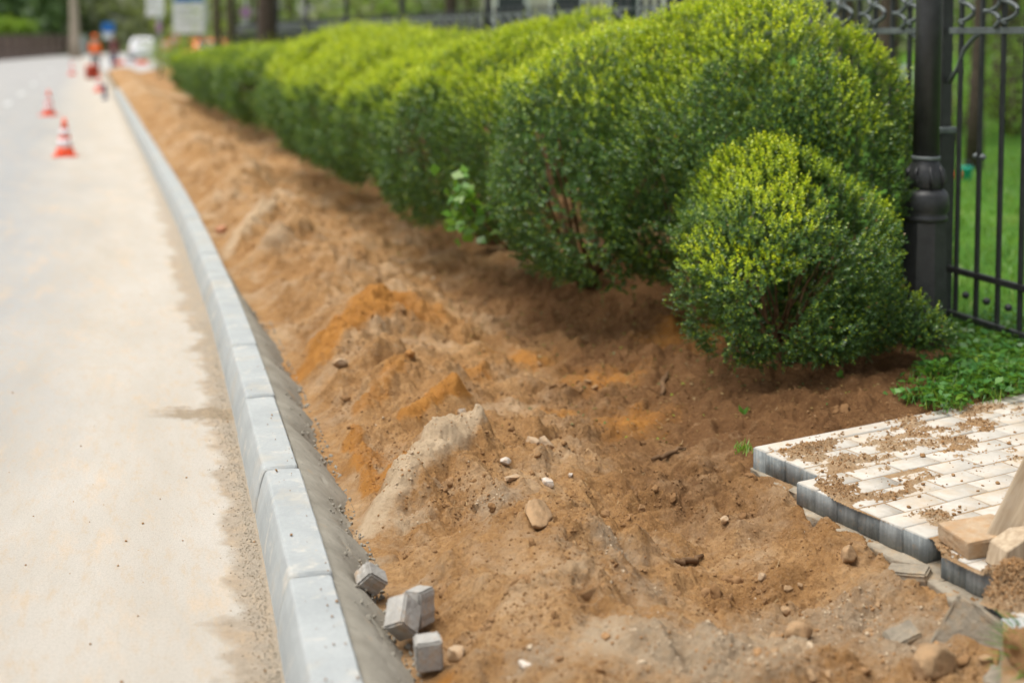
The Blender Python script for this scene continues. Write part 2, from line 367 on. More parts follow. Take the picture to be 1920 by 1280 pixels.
MAT['worn_paint'] = simple('worn_paint', (.52, .52, .51), .6, 0, .2, 6); MAT['glass_dark'] = simple('glass_dark', (.03, .04, .045), .12, 0, .2, 3, .6)
MAT['grey_metal'] = simple('grey_metal', (.36, .40, .39), .45, .3, .12, 5)
MAT['sign_white'] = simple('sign_white', (.62, .66, .66), .4, 0, .06, 3)
MAT['sign_blue'] = simple('sign_blue', (.02, .14, .42), .4, 0, .08, 3)
MAT['sign_red'] = simple('sign_red', (.62, .06, .05), .4, 0, .08, 3)
MAT['sign_purple'] = simple('sign_purple', (.34, .20, .34), .4, 0, .08, 3)
MAT['ink'] = simple('ink', (.12, .15, .17), .6)
MAT['teal'] = simple('teal', (.03, .42, .30), .5, 0, .1, 6)
MAT['skin'] = simple('skin', (.52, .32, .23), .6, 0, .1, 8)
MAT['hivis'] = simple('hivis', (.95, .17, .02), .7, 0, .12, 8)
MAT['grey_cloth'] = simple('grey_cloth', (.20, .20, .20), .9, 0, .2, 8)
MAT['navy_cloth'] = simple('navy_cloth', (.035, .05, .13), .9, 0, .2, 8)
MAT['maroon_cloth'] = simple('maroon_cloth', (.17, .055, .06), .9, 0, .2, 8)
MAT['hair'] = simple('hair', (.05, .03, .02), .8)
MAT['brick_brown'] = simple('brick_brown', (.23, .165, .135), .9, 0, .3, 4)
MAT['stucco'] = simple('stucco', (.50, .46, .39), .9, 0, .12, 3)
MAT['roof_red'] = simple('roof_red', (.20, .09, .06), .9, 0, .25, 5)
MAT['orange_car'] = simple('orange_car', (.75, .12, .02), .3, .1, .06, 3)
MAT['petal'] = simple('petal', (.9, .12, .02), .6)
MAT['dark_red'] = simple('dark_red', (.36, .045, .02), .6, 0, .2, 8)

# ------------------------------------------------------------------ path outline (paved walk at the right)
PZ = 0.17
PO = gp(1410, 838, PZ)[:2]
PA = np.array([.871, .490]); PA /= np.linalg.norm(PA); PB = np.array([PA[1], -PA[0]])
PATH_PX = [(1408, 838), (1530, 888), (1516, 908), (1560, 938), (1605, 958), (1745, 1012), (1757, 1042), (1832, 1078), (1884, 1092), (1826, 1128), (1874, 1152), (1868, 1300), (1990, 1420), (2900, 1300), (2900, 640), (1925, 735)]
PATH_W = np.array([gp(x, y, PZ)[:2] for x, y in PATH_PX])
def in_poly(x, y, P):
    ins = np.zeros(np.shape(x), bool)
    for i in range(len(P)):
        x0, y0 = P[i]; x1, y1 = P[(i + 1) % len(P)]
        if y0 == y1: continue
        k = ((y0 > y) != (y1 > y)) & (x < (x1 - x0) * (y - y0) / (y1 - y0) + x0); ins ^= k
    return ins
def poly_sd(x, y, P):
    d = np.full(np.shape(x), 1e9)
    for i in range(len(P)):
        dd, _ = seg(x, y, P[i], P[(i + 1) % len(P)]); d = np.minimum(d, dd)
    return np.where(in_poly(x, y, P), -d, d)

# ------------------------------------------------------------------ the dug-up verge: one height function
def W2(px, py, z=.08): return gp(px, py, z)[:2]
RIDGES = [  # A, B, half width, height, orange, pale
    (W2(866, 800, .18), W2(700, 985, .03), .12, .17, 0, 1.0),
    (W2(735, 668, .14), W2(606, 745, .04), .11, .13, 0, .15),
    (W2(720, 590, .10), W2(590, 690, .05), .20, .16, 1.0, 0),
    (W2(850, 745, .10), W2(770, 800, .08), .10, .09, 1.0, 0),
    (W2(760, 700, .10), W2(680, 790, .04), .07, .07, .6, 0),
    (W2(560, 470, .10), W2(450, 500, .08), .16, .16, 0, .25),
    (W2(500, 425, .10), W2(418, 480, .10), .14, .18, 0, .7),
    (W2(480, 350, .10), W2(380, 395, .08), .22, .16, 0, .2),
    (W2(400, 290, .10), W2(330, 300, .08), .3, .16, 0, .3),
    (W2(600, 560, .10), W2(520, 575, .04), .14, .10, 0, .1),
    (W2(1010, 1000, .05), W2(880, 1080, .04), .18, .07, 0, .1),
    (W2(1180, 1010, .05), W2(1010, 1080, .05), .13, .05, 0, 0),
    (W2(1080, 1110, .05), W2(950, 1230, .05), .16, .06, 0, .35),
    (W2(700, 920, .03), W2(660, 830, .03), .05, .05, .8, 0),
]
ORANGE_SPOTS = [(1050, 750, .10, .12), (1130, 690, .22, .16), (980, 650, .25, .2), (800, 600, .3, .16), (1180, 760, .2, .1), (880, 690, .16, .16), (690, 850, .10, .1), (830, 1235, .06, .05), (740, 880, .08, .08), (1260, 640, .2, .2), (1350, 650, .25, .2)]
PALE_SPOTS = [(1300, 1240, .28, 0), (1150, 1225, .16, 0), (760, 960, .10, 0), (840, 860, .07, 0), (1680, 1170, .12, 0), (1480, 1200, .15, 0), (545, 262, .45, 0), (300, 178, 1.4, 0), (240, 165, 1.2, 0)]
GRIT_SPOTS = [(1330, 1230, .30), (1160, 1040, .12), (1210, 1080, .10), (1480, 1150, .2), (1000, 1250, .1), (1600, 1120, .2), (1700, 1180, .25), (700, 1010, .07), (940, 960, .1)]
SMOOTH_SPOTS = [(1010, 1190, .17), (950, 1060, .12), (870, 1010, .1), (1190, 1120, .07), (1090, 1250, .14), (700, 1120, .08), (1000, 1100, .1)]
def soil_z(x, y, fine=True):
    v = (x - kerb_x(y)) * COSA
    vk = np.array([-.3, 0, .20, .32, .45, .62, .80, 1.05, 1.3, 1.6, 1.9, 2.2, 2.6, 3.0, 3.4, 5.0])
    zk = np.array([-.02, -.02, .0, .035, .085, .115, .10, .045, .0, -.005, .045, .115, .19, .21, .20, .20])
    z = np.interp(v, vk, zk)
    far = smooth(8.0, 10.5, y)
    z = z + far * .085 * (1 - smooth(.15, 1.6, v))
    near_kerb = smooth(.16, .34, v) * (1 - far) + far * smooth(-.02, .25, v)
    lawn = smooth(2.75, 3.25, v)
    rough = near_kerb * (1 - .85 * lawn)
    orange = np.zeros_like(x); pale = np.zeros_like(x); grit = np.zeros_like(x); sm = np.zeros_like(x)
    wx = x + .06 * fbm(x * 5, y * 5, 3, 41); wy = y + .06 * fbm(x * 5 + 9, y * 5, 3, 43)
    for A, B, w, h, o, p in RIDGES:
        d, t_ = seg(wx, wy, A, B); g = np.exp(-(d / w) ** 2 * 1.3) * (1 - .35 * t_)
        z = z + h * g * near_kerb; orange = np.maximum(orange, o * smooth(.18, .6, g)); pale = np.maximum(pale, p * smooth(.25, .7, g))
    for px, py, r, _ in ORANGE_SPOTS:
        c = W2(px, py); orange = np.maximum(orange, .85 * np.exp(-((wx - c[0]) ** 2 + (wy - c[1]) ** 2) / r ** 2))
    for px, py, r, _ in PALE_SPOTS:
        c = W2(px, py); pale = np.maximum(pale, .8 * np.exp(-((wx - c[0]) ** 2 + (wy - c[1]) ** 2) / r ** 2))
    for px, py, r in GRIT_SPOTS:
        c = W2(px, py); grit = np.maximum(grit, .8 * np.exp(-((wx - c[0]) ** 2 + (wy - c[1]) ** 2) / r ** 2))
    for px, py, r in SMOOTH_SPOTS:
        c = W2(px, py); sm = np.maximum(sm, np.exp(-(((wx - c[0]) ** 2 + (wy - c[1]) ** 2) / r ** 2) ** 2))
    # tyre / spade groove
    d, t_ = seg(wx, wy, W2(1110, 1080), W2(1235, 1165)); z = z - .03 * np.exp(-(d / .045) ** 2); sm = np.maximum(sm, np.exp(-(d / .05) ** 4))
    # hollow in front of the path, mounds
    c = W2(1240, 950); z = z - .035 * np.exp(-((x - c[0]) ** 2 + (y - c[1]) ** 2) / .45 ** 2)
    c = W2(1480, 700, .2); z = z + .06 * np.exp(-((x - c[0]) ** 2 + (y - c[1]) ** 2) / .4 ** 2)
    c = W2(1560, 1240); z = z + .05 * np.exp(-((x - c[0]) ** 2 + (y - c[1]) ** 2) / .25 ** 2)
    c = W2(1108, 952); z = z - .05 * np.exp(-(((x - c[0]) / .045) ** 2 + ((y - c[1]) / .03) ** 2))
    # earth piled against the broken path edge
    sdp = poly_sd(x, y, PATH_W)
    la_ = (x - PO[0]) * PA[0] + (y - PO[1]) * PA[1]; lb_ = (x - PO[0]) * PB[0] + (y - PO[1]) * PB[1]
    front = smooth(-.02, .06, lb_)
    bank = smooth(.40, .05, sdp) * front; nb = .5 + .5 * fbm(x * 4, y * 4, 3, 91)
    z = z + bank * (.045 + .05 * nb)
    k = 1 - .85 * sm
    d, rid = worley(wx * 1.9 + .4 * pnoise(x * 3, y * 3, 81), wy * 1.7, 83); heap = np.clip(1 - (d / .55) ** 2, 0, 1) ** 1.5 * rid
    z = z + heap * .13 * smooth(.22, .5, v) * (1 - smooth(.9, 1.7, v)) * smooth(5.6, 7.5, y); pale = np.maximum(pale, .55 * heap * smooth(6, 9, y) * (1 - smooth(.8, 1.6, v)))
    z = z + rough * (.050 * fbm(x * 2.1, y * 2.1, 3, 1) + k * .055 * (-.45 + 2 * np.abs(fbm(x * 3.6 + .6 * y, y * 3.0, 3, 5))))
    clod = 0
    if fine:
        dens = .3 + .7 * smooth(-.2, .3, fbm(x * 2.6, y * 2.6, 3, 61))
        for sc, hh, sd_ in ((8, .030, 21), (18, .016, 22), (40, .008, 23)):
            wxx = x * sc + .6 * pnoise(x * sc * .9, y * sc * .9, sd_ + 8); wyy = y * sc + .6 * pnoise(x * sc * .9 + 5, y * sc * .9, sd_ + 9)
            d, rid = worley(wxx, wyy, sd_); b = np.clip(1 - (d / (.35 + .4 * rid)) ** 2, 0, 1) ** 1.3 * (rid > .4 - .3 * dens)
            clod = clod + hh * b * dens * rid
        dd, rr_ = worley(x * 75 + .5 * pnoise(x * 60, y * 60, 57), y * 75, 24); d2, r2_ = worley(x * 120, y * 120, 25)
        cr_ = rough * (.15 + .85 * k) * (.0085 * np.clip(1 - (dd / .62) ** 2, 0, 1) * (.3 + .7 * rr_) * (.4 + .6 * dens) + .004 * np.clip(1 - (d2 / .6) ** 2, 0, 1) * r2_)
        qx = x + .04 * pnoise(x * 7, y * 7, 51); qy = y + .04 * pnoise(x * 7 + 4, y * 7, 52)
        bil = np.abs(fbm(qx * 5, qy * 5, 2, 33, .5)); bi2 = np.abs(fbm(qx * 13, qy * 13, 2, 37, .5))
        z = z + rough * k * clod + rough * (.3 + .7 * dens) * k * (.075 * (bil - .2) + .030 * (bi2 - .2)) + rough * .008 * (k + .1) * fbm(x * 28, y * 28, 3, 31, .6) + cr_
    moist_shade = smooth(1.05, 1.9, v + .35 * fbm(x * 1.8, y * 1.8, 3, 71)) * smooth(4.2, 5.6, y) * (1 - .6 * far)  # damp earth, plus the shade near the hedge painted as darker soil
    moist_shade = np.maximum(moist_shade, .7 * np.exp(-((v - 1.5) / .35) ** 2) * smooth(4.0, 5.0, y) * (y < 6.5))
    lim = np.where(lb_ > .0, PZ - .095 + .05 * nb + .25 * np.clip(sdp - .05, 0, 1) + 9 * (sdp > .12), PZ - .018 + .35 * np.clip(sdp, 0, 1) + .01 * nb)
    lim = np.where(sdp < -.004, PZ - .13, lim); z = np.minimum(z, lim)
    return z, dict(orange=orange, pale=pale, grit=grit, moist_shade=moist_shade)
def soil_at(x, y):
    z, _ = soil_z(np.array([float(x)]), np.array([float(y)])); return float(z[0])

ys = [2.75]
while ys[-1] < 62: ys.append(ys[-1] + max(.0045, .00055 * ys[-1] ** 1.5))
ys = np.array(ys); NV = 430
vs = np.concatenate([np.linspace(.02, 3.0, 560) ** 1.0, np.linspace(3.0, 4.6, 31)[1:]])
Yg, Vg = np.meshgrid(ys, vs, indexing='ij')
Xg = kerb_x(Yg) + Vg / COSA
Zg, zones = soil_z(Xg, Yg)
soil = np_mesh('soil_verge', np.stack([Xg, Yg, Zg], -1).reshape(-1, 3), grid_faces(*Yg.shape), MAT['soil'], None, True, None, {k: v.reshape(-1) for k, v in zones.items()})
tag(soil, kind='structure')

# ------------------------------------------------------------------ road, lawn, far ground
yr = np.concatenate([np.arange(-4, 40, .5), np.arange(40, 131, 3.0)]); vr = np.concatenate([np.linspace(.0, 3, 13), np.linspace(3.5, 90, 40)])
Yr, Vr = np.meshgrid(yr, vr, indexing='ij'); Xr = kerb_x(Yr) - .02 - Vr / COSA
crown = -0.0 * Vr
road = np_mesh('road', np.stack([Xr, Yr, crown], -1).reshape(-1, 3), grid_faces(*Yr.shape)[:, ::-1], MAT['road'], None, True)
uvl = road.data.uv_layers.new(name='kerb'); li = np.zeros(len(road.data.loops), np.int32); road.data.loops.foreach_get('vertex_index', li)
uvl.data.foreach_set('uv', np.stack([Vr.ravel()[li] - .16, Yr.ravel()[li]], -1).astype(np.float32).ravel()); tag(road, kind='structure')
# road beyond the end of the dug verge (the junction)
def sheet(name, pts, z, mat):
    me = bpy.data.meshes.new(name); me.from_pydata([(p[0], p[1], z) for p in pts], [], [tuple(range(len(pts)))]); o = link_mesh(name, me, mat); return tag(o, kind='structure')
sheet('ground', [(-700, -200), (700, -200), (700, 900), (-700, 900)], -.30, MAT['far_ground'])
xl = kerb_x(np.array([2.5, 10, 20, 34, 62])) + 3.5 / COSA
sheet('lawn', [(xl[0], 2.5), (30, 2.5), (60, 120), (kerb_x(120.) + 6, 120), (xl[4], 62), (xl[3], 34), (xl[2], 20), (xl[1], 10)], .215, MAT['lawn'])
t = NT('junction_asphalt'); t.col(t.ramp(t.noise(2, 5), [(.3, (.36, .355, .34)), (.7, (.46, .45, .43))])); t.rough(.9, .2); MAT['junction'] = t.m
sheet('side_road', [(kerb_x(62.), 62), (kerb_x(62.) + 6, 62), (kerb_x(62.) + 7, 75), (-6, 130), (kerb_x(130.) - 2, 130)], .006, MAT['junction'])
for px, py in ((14, 195), (40, 177), (62, 158), (80, 143), (95, 133)):
    c = gp(px, py, 0); sl = kerb_slope(c[1]); d = np.array([sl, 1]) / math.hypot(sl, 1); n = np.array([d[1], -d[0]])
    L = .9; w = .075; q = [c[:2] + d * a * L + n * b * w for a, b in ((-1, -1), (-1, 1), (1, 1), (1, -1))]
    sheet('road_marking', q, .005, MAT['worn_paint'])
# verge strip at the far left edge of the road
A = gp(-400, 128, 0); B_ = gp(165, 102, 0)
sheet('grass_verge', [A[:2], B_[:2], B_[:2] + np.array([0, 12]), A[:2] + np.array([-10, 25])], .05, MAT['lawn'])

# ------------------------------------------------------------------ kerb stones
def kerb_mesh():
    r = random.Random(3)
    prof = [(-.004, -.26), (-.001, -.02), (-.002, -.006), (-.007, -.001), (-.03, 0), (-.075, .0), (-.118, -.0005), (-.124, -.002), (-.129, -.007), (-.133, -.016), (-.144, -.05), (-.158, -.11), (-.168, -.17), (-.172, -.26)]
    L = .987; st = [0, .004, .010, .02] + list(np.linspace(.06, L - .06, 22)) + [L - .02, L - .010, L - .004, L]
    bm = bmesh.new(); rows = []
    for y in st:
        e = min(y, L - y); ins = .008 * (1 - min(1, e / .010)) ** 1.5
        row = []
        for (x, z) in prof:
            cx, cz = -.085, -.12; k = 1 - ins / .1
            jx = r.uniform(-.0007, .0007); jz = r.uniform(-.0006, .0006)
            if z > -.02 and e < .03: jz -= r.uniform(0, .002)
            row.append(bm.verts.new((cx + (x - cx) * k + jx, y, cz + (z - cz) * k + jz + .26 + .0)))
        rows.append(row)
    for a, b in zip(rows, rows[1:]):
        for i in range(len(prof) - 1): bm.faces.new((a[i], a[i + 1], b[i + 1], b[i]))
    bm.faces.new(rows[0]); bm.faces.new(rows[-1][::-1])
    bmesh.ops.recalc_face_normals(bm, faces=bm.faces)
    me = bpy.data.meshes.new('kerb_stone'); bm.to_mesh(me); bm.free(); me.materials.append(MAT['kerb']); return me
km = kerb_mesh()
KL = ['grey concrete kerb stone with straw-coloured chips on top, nearest the camera at the bottom edge',
      'grey kerb stone beside the mortar-flecked haunch, second from the bottom of the photo',
      'grey kerb stone with a small orange soil smear on its top, third from the bottom',
      'pale kerb stone just beyond the damp earth streak across the road edge',
      'pale smooth kerb stone beside the orange soil mound, fifth from the bottom',
      'pale kerb stone where the concrete haunch runs out under the soil']
y0 = 3.832 - .962; kerbs = []
i = 0; Yc = y0
while Yc < 39:
    sl = float(kerb_slope(Yc + .5)); L = .998; dY = L / math.hypot(1, sl)
    o = link_mesh('kerb_stone', km, None)
    o.location = (float(kerb_x(Yc)) + random.uniform(-.004, .004), Yc, .17 - .26 + random.uniform(-.005, .004)); o.rotation_euler = (R(random.uniform(-.15, .15)), R(random.uniform(-.6, .6)), -math.atan(sl) * -1 if False else math.atan2(-sl, 1))
    tag(o, KL[i] if i < len(KL) else 'grey concrete kerb stone in the blurred far stretch of the kerb row', 'kerb stone', 'concrete kerb stones along the road')
    Yc += dY; i += 1

# concrete haunch behind the kerb
yh = np.arange(2.4, 10.6, .012); th = np.linspace(0, 1, 34)
YH, TH = np.meshgrid(yh, th, indexing='ij')
wd = .175 + .035 * pnoise(YH * 2.1, YH * 0, 3) + .03 * pnoise(YH * 7, YH * 0, 4) + .012 * pnoise(YH * 22, YH * 0 + 2, 4)
wd = wd * (1 - .75 * smooth(7.0, 10.0, YH)); VH = .001 + TH * wd
ZH = .137 - .006 * pnoise(YH * 3, YH * 0, 6) - (.165) * TH ** 1.25 + .012 * np.sin(TH * math.pi)
XH = kerb_x(YH) + VH / COSA
rg = fbm(XH * 28, YH * 28, 4, 15, .65); ZH = ZH + .003 * rg + .010 * smooth(.55, 1, TH) * np.abs(fbm(XH * 40, YH * 40, 3, 19)) * (TH < .99)
ZH = ZH - .012 * smooth(.25, .55, fbm(XH * 9 + YH * 3, YH * 5, 3, 23)) * smooth(.3, .6, TH)
ZH = np.where(TH > .99, ZH - .05, ZH)
hn = np_mesh('concrete_haunch', np.stack([XH, YH, ZH], -1).reshape(-1, 3), grid_faces(*YH.shape)[:, ::-1], MAT['haunch'], None, True); tag(hn, kind='structure')

# ------------------------------------------------------------------ stones, clods
def ico_template(sub=2):
    b = bmesh.new(); bmesh.ops.create_icosphere(b, subdivisions=sub, radius=1.0)
    V = np.array([v.co[:] for v in b.verts]); F = np.array([[v.index for v in f.verts] for f in b.faces]); b.free(); return V, F
ICO1, ICO2, ICO3, ICO4 = (ico_template(k) for k in (1, 2, 3, 4))
def lumpy(T, seed, amp=.25, f=1.6):
    V, F = T; r = np.random.default_rng(seed); off = r.uniform(-20, 20, 3)
    return V * (1 + amp * n3(V + off, f) * .5 + amp * .35 * n3(V + off * 2, f * 2.7) * .5)[:, None]
def cut(V, seed, n=7, lo=.55, hi=.85):
    r = np.random.default_rng(seed + 500)
    for _ in range(n):
        d = r.normal(size=3); d /= np.linalg.norm(d); h = r.uniform(lo, hi); e = V @ d - h; V = V - np.maximum(e, 0)[:, None] * d
    return V
def rot_rand(r):
    q = r.normal(size=4); q /= np.linalg.norm(q); w, x, y, z = q
    return np.array([[1 - 2 * (y * y + z * z), 2 * (x * y - z * w), 2 * (x * z + y * w)], [2 * (x * y + z * w), 1 - 2 * (x * x + z * z), 2 * (y * z - x * w)], [2 * (x * z - y * w), 2 * (y * z + x * w), 1 - 2 * (x * x + y * y)]])
def scatter_clods(name, n, yr_, vr_, sr, seed, pw=2.2):
    r = np.random.default_rng(seed)
    y = yr_[0] * (yr_[1] / yr_[0]) ** r.uniform(0, 1, n); v = r.uniform(*vr_, n); x = kerb_x(y) + v / COSA
    keep = (poly_sd(x, y, PATH_W) > .02) & (r.uniform(0, 1, n) < .25 + .9 * smooth(-.2, .35, fbm(x * 2.6, y * 2.6, 3, 61)))
    x, y = x[keep], y[keep]; n = len(x); z, zz = soil_z(x, y)
    size = sr[0] + (sr[1] - sr[0]) * r.uniform(0, 1, n) ** pw
    T0 = ICO3 if name != 'soil_crumbs' else ICO1
    temps = [cut(lumpy(T0, s, .6) * (1 + .16 * n3(T0[0] + s, 4.0) + .10 * n3(T0[0] - s, 9.0))[:, None], s, 5, .5, .9) for s in range(24)]; F0 = T0[1]
    VV, FF, TT = [], [], []; off = 0
    for i in range(n):
        V = (temps[r.integers(24)] * (size[i] * r.uniform(.6, 1.2, 3))) @ rot_rand(r).T
        V = V + np.array([x[i], y[i], z[i] - size[i] * .05]); VV.append(V); FF.append(F0 + off); off += len(V)
        base = r.normal(.45, .10)
        if zz['orange'][i] > .5: base = .9
        if zz['moist_shade'][i] > .5: base -= .22
        if zz['pale'][i] > .5 or zz['grit'][i] > .5: base = r.choice([.78, 1.0])
        if r.uniform() < .006: base = 1.0
        TT.append(np.full(len(F0), np.clip(base, 0, 1)))
    o = np_mesh(name, np.concatenate(VV), np.concatenate(FF), MAT['clod'], None, False, {'tint': np.concatenate(TT)}); return tag(o, kind='stuff')
scatter_clods('soil_crumbs', 60000, (2.9, 8), (.24, 2.7), (.0018, .0075), 3, 2.4)
scatter_clods('soil_clods', 2600, (2.9, 13), (.28, 2.6), (.005, .022), 4, 3.4)
def stone(px, py, size, label, mat, seed, dims=(1, .8, .6), sink=.3, name='stone', cat='stone', rz=None, zg=None):
    c = gp(px, py, .05)
    for _ in range(3):
        z = soil_at(c[0], c[1]); c = gp(px, py, z + size * .2)
    V = cut(lumpy(ICO4, seed, .38, 1.3), seed, 9)
    V = V * (1 + .05 * n3(V + seed, 6.0) * .5 + .025 * n3(V + seed, 14.0))[:, None]
    V = V * np.array(dims) * size
    o = np_mesh(name, V, ICO4[1], MAT[mat], None, True); z = soil_at(c[0], c[1]) if zg is None else zg
    r = random.Random(seed); o.location = (c[0], c[1], z + size * dims[2] * (1 - 2 * sink)); o.rotation_euler = (r.uniform(-.3, .3), r.uniform(-.3, .3), r.uniform(0, 6) if rz is None else rz)
    return tag(o, label, cat, 'stones lying in the dug soil' if cat == 'stone' else None)
stone(1003, 968, .060, 'flat beige rock half buried beside the dark hole in the trench', 'rubble', 1, (1.3, .7, .5), .25)
stone(1024, 828, .042, 'angular tan stone, larger of the pair in the middle of the trench', 'stone', 2, (1, .8, .85), .2)
stone(1000, 815, .034, 'rounded tan stone touching the larger angular one', 'stone', 3, (1.2, .8, .7), .25)
stone(1026, 903, .024, 'smooth pale oval stone in mid trench', 'white_stone', 4, (1.2, .8, .6), .2)
stone(1069, 880, .012, 'small white stone uphill of the pale oval one', 'white_stone', 5, (1, .8, .9), .1)
stone(1181, 917, .015, 'upright white chip of stone in the hollow of the trench', 'white_stone', 6, (.6, .6, 1.2), .05)
stone(919, 815, .018, 'grey white stone chip right of the pale ridge top', 'white_stone', 7, (1.3, .7, .6), .1)
stone(869, 776, .022, 'grey pebble perched on the tip of the orange mound', 'grey_stone', 8, (1.1, .8, .9), .0)
stone(960, 905, .030, 'flat tan stone left of the smooth oval one', 'stone', 9, (1.3, .8, .4), .3)
stone(947, 862, .024, 'pale broken stone above the flat tan one', 'white_stone', 10, (1, .9, .8), .15)
stone(1358, 992, .020, 'brown round clod of earth on the right slope', 'stone', 11, (.9, .8, 1), .2)
stone(1495, 1188, .042, 'sandy brown rock lying below the path in the bottom right', 'rubble', 12, (1.2, .8, .7), .3)
stone(1590, 1040, .046, 'largest sandy cobble set in the bank just under the path edge', 'rubble', 13, (.8, .7, 1), .35)
stone(1745, 1252, .070, 'grey brown rock at the bottom edge beside the broken slab', 'rubble', 14, (1.1, .9, .8), .38)
stone(640, 707, .060, 'pale flattish stone at the foot of the orange mound', 'stone', 15, (1.4, .6, .5), .25)
stone(590, 905, .016, 'tiny orange stone at the mortar edge', 'stone', 16, (1, .9, .8), .2)
stone(855, 1232, .032, 'orange clod touching the front loose paver', 'stone', 17, (1, 1, .9), .2)
stone(985, 1245, .024, 'whitish flat stone near the bottom edge', 'white_stone', 18, (1.3, .7, .4), .25)
stone(1430, 1085, .018, 'brown clod below the path overhang', 'stone', 19, (1, .9, .8), .2)
stone(690, 480, .030, 'blurred pale stone beside the kerb next to the hedge', 'stone', 20, (1, .9, .8), .2)
stone(415, 436, .055, 'blurred reddish brick lump against the kerb', 'brick_lump', 21, (1.1, .8, .7), .1)
rq = random.Random(404)
for k in range(20):
    px_q = rq.uniform(1440, 1850); py_q = rq.uniform(1100, 1275)
    if py_q < 1100 + (px_q - 1560) * .3: continue
    stone(px_q, py_q, rq.choice((.012, .016, .02, .026)), 'small sandy brown lump in the eroded bank below the path corner', 'rubble', 200 + k, (1.1, .8, .7), .42, 'earth_lump', 'earth lump')['group'] = 'earth lumps below the path corner'
# buried root piece
def root(px0, py0, px1, py1, rad, label, name='root', lift=.012):
    a, b = gp(px0, py0, .05), gp(px1, py1, .06); bm = bmesh.new(); pts = []; rr = []
    for k in range(7):
        f = k / 6; p = a + (b - a) * f; z = soil_at(p[0], p[1]); pts.append((p[0] + .008 * math.sin(k * 2.1), p[1], z + lift + .004 * math.sin(k * 3))); rr.append(rad * (.55 + .7 * math.sin(math.pi * (.15 + .75 * f))))
    add_tube(bm, pts, rr, 10); o = bm_obj(name, bm, MAT['twig'], None, True); tag(o, label, name)
root(1268, 1022, 1318, 993, .009, 'dark brown root stub lying on the right slope of the trench')
root(1222, 838, 1285, 825, .008, 'dark root poking out of the soil below the hedge')
root(1240, 735, 1252, 700, .011, 'pale ended cut root hanging from the bank under the hedge')

r = np.random.default_rng(91); n = 420; y_ = 3.0 * (8 / 3.0) ** r.uniform(0, 1, n); x_ = kerb_x(y_) + r.uniform(.3, 2.3, n) / COSA; z_, _ = soil_z(x_, y_); a_ = r.uniform(0, 6.28, n); l_ = r.uniform(.015, .045, n)
P0 = np.stack([x_, y_, z_ + .003], 1); D_ = np.stack([np.cos(a_), np.sin(a_), r.uniform(-.1, .35, n)], 1); P1 = P0 + D_ * l_[:, None]; pm = (P0 + P1) / 2 + r.normal(0, .004, (n, 3)) + np.array([0, 0, .004]); S_ = np.stack([-np.sin(a_), np.cos(a_), np.zeros(n)], 1) * .0009
V = np.stack([P0 - S_, P0 + S_, pm + S_, pm - S_, P1 + S_, P1 - S_], 1).reshape(-1, 3); k = np.arange(n)[:, None] * 6
tag(np_mesh('dry_straw', V, np.concatenate([k + np.array([[0, 1, 2, 3]]), k + np.array([[3, 2, 4, 5]])]), simple('dry_straw', (.40, .28, .14), .8), None), kind='stuff')

# ------------------------------------------------------------------ paved path
def box_arrays(c, A, B, sa, sb, z0, z1, bev=.004, tilt=(0, 0)):
    """bevelled box aligned with A,B; returns verts and quads (bevelled top rim)"""
    P = []
    for (k, z) in ((0, z0), (0, z1 - bev), (1, z1)):
        i = bev if k else 0
        for sx, sy in ((-1, -1), (1, -1), (1, 1), (-1, 1)):
            a, b = sx * (sa / 2 - i), sy * (sb / 2 - i)
            P.append([c[0] + A[0] * a + B[0] * b, c[1] + A[1] * a + B[1] * b, z + tilt[0] * a + tilt[1] * b])
    F = []
    for l in (0, 4):
        for k in range(4): F.append([l + k, l + (k + 1) % 4, l + 4 + (k + 1) % 4, l + 4 + k])
    F.append([8, 9, 10, 11]); F.append([3, 2, 1, 0]); return np.array(P), np.array(F)
VV, FF, TT, DU = [], [], [], []; off = 0; r = np.random.default_rng(8)
nb, na = 24, 24
def a_min(b): return 0.0 if b < .39 else (-.12 if b < 1.04 else (-.17 if b < 1.385 else -.33))
for ib in range(24):
    b0 = .086 + ib * .1015; bm_ = b0 + .05
    if 1.03 < bm_ < 1.12: am = -.02
    else: am = a_min(bm_)
    a1 = am; first = True
    while a1 < 2.3:
        j = (math.floor((a1 + (.1 if ib % 2 else 0)) / .2015 + .26) + 1) * .2015 - (.1 if ib % 2 else 0); L = j - a1
        if L < .05: L += .2015
        c = PO + PA * (a1 + L / 2) + PB * bm_; t2 = r.normal(0, .004, 2); e_ = r.normal(0, .003) if first else 0
        P, F = box_arrays(c + PA * e_, PA, PB, L - .003, .0985, PZ - .08, PZ + r.normal(0, .0009), .003, t2)
        P[4:8, :2] += r.normal(0, .0008, (4, 2)); P[8:, :2] += r.normal(0, .0016, (4, 2)); P[4:8, 2] -= np.abs(r.normal(0, .003, 4)) * (1 if first else .3)
        VV.append(P); FF.append(F + off); off += len(P); TT.append(np.full(len(F), r.uniform(0, 1))); DU.append([0, 0, 0, 0, .55, .55, .55, .55, 1, 0])
        a1 += L; first = False
for ie in range(4):       # kerb-like edging strip along the lawn
    c = PO + PA * (ie * 1.0 + .5) + PB * .045; P, F = box_arrays(c, PA, PB, .996, .078, PZ - .16, PZ + .004, .006)
    VV.append(P); FF.append(F + off); off += len(P); TT.append(np.full(len(F), .5)); DU.append([0, 0, 0, 0, .55, .55, .55, .55, 1, 0])
path = np_mesh('paved_path', np.concatenate(VV), np.concatenate(FF), MAT['paver'], None, False, {'tint': np.concatenate(TT), 'dusty': np.concatenate(DU)}); tag(path, kind='structure')
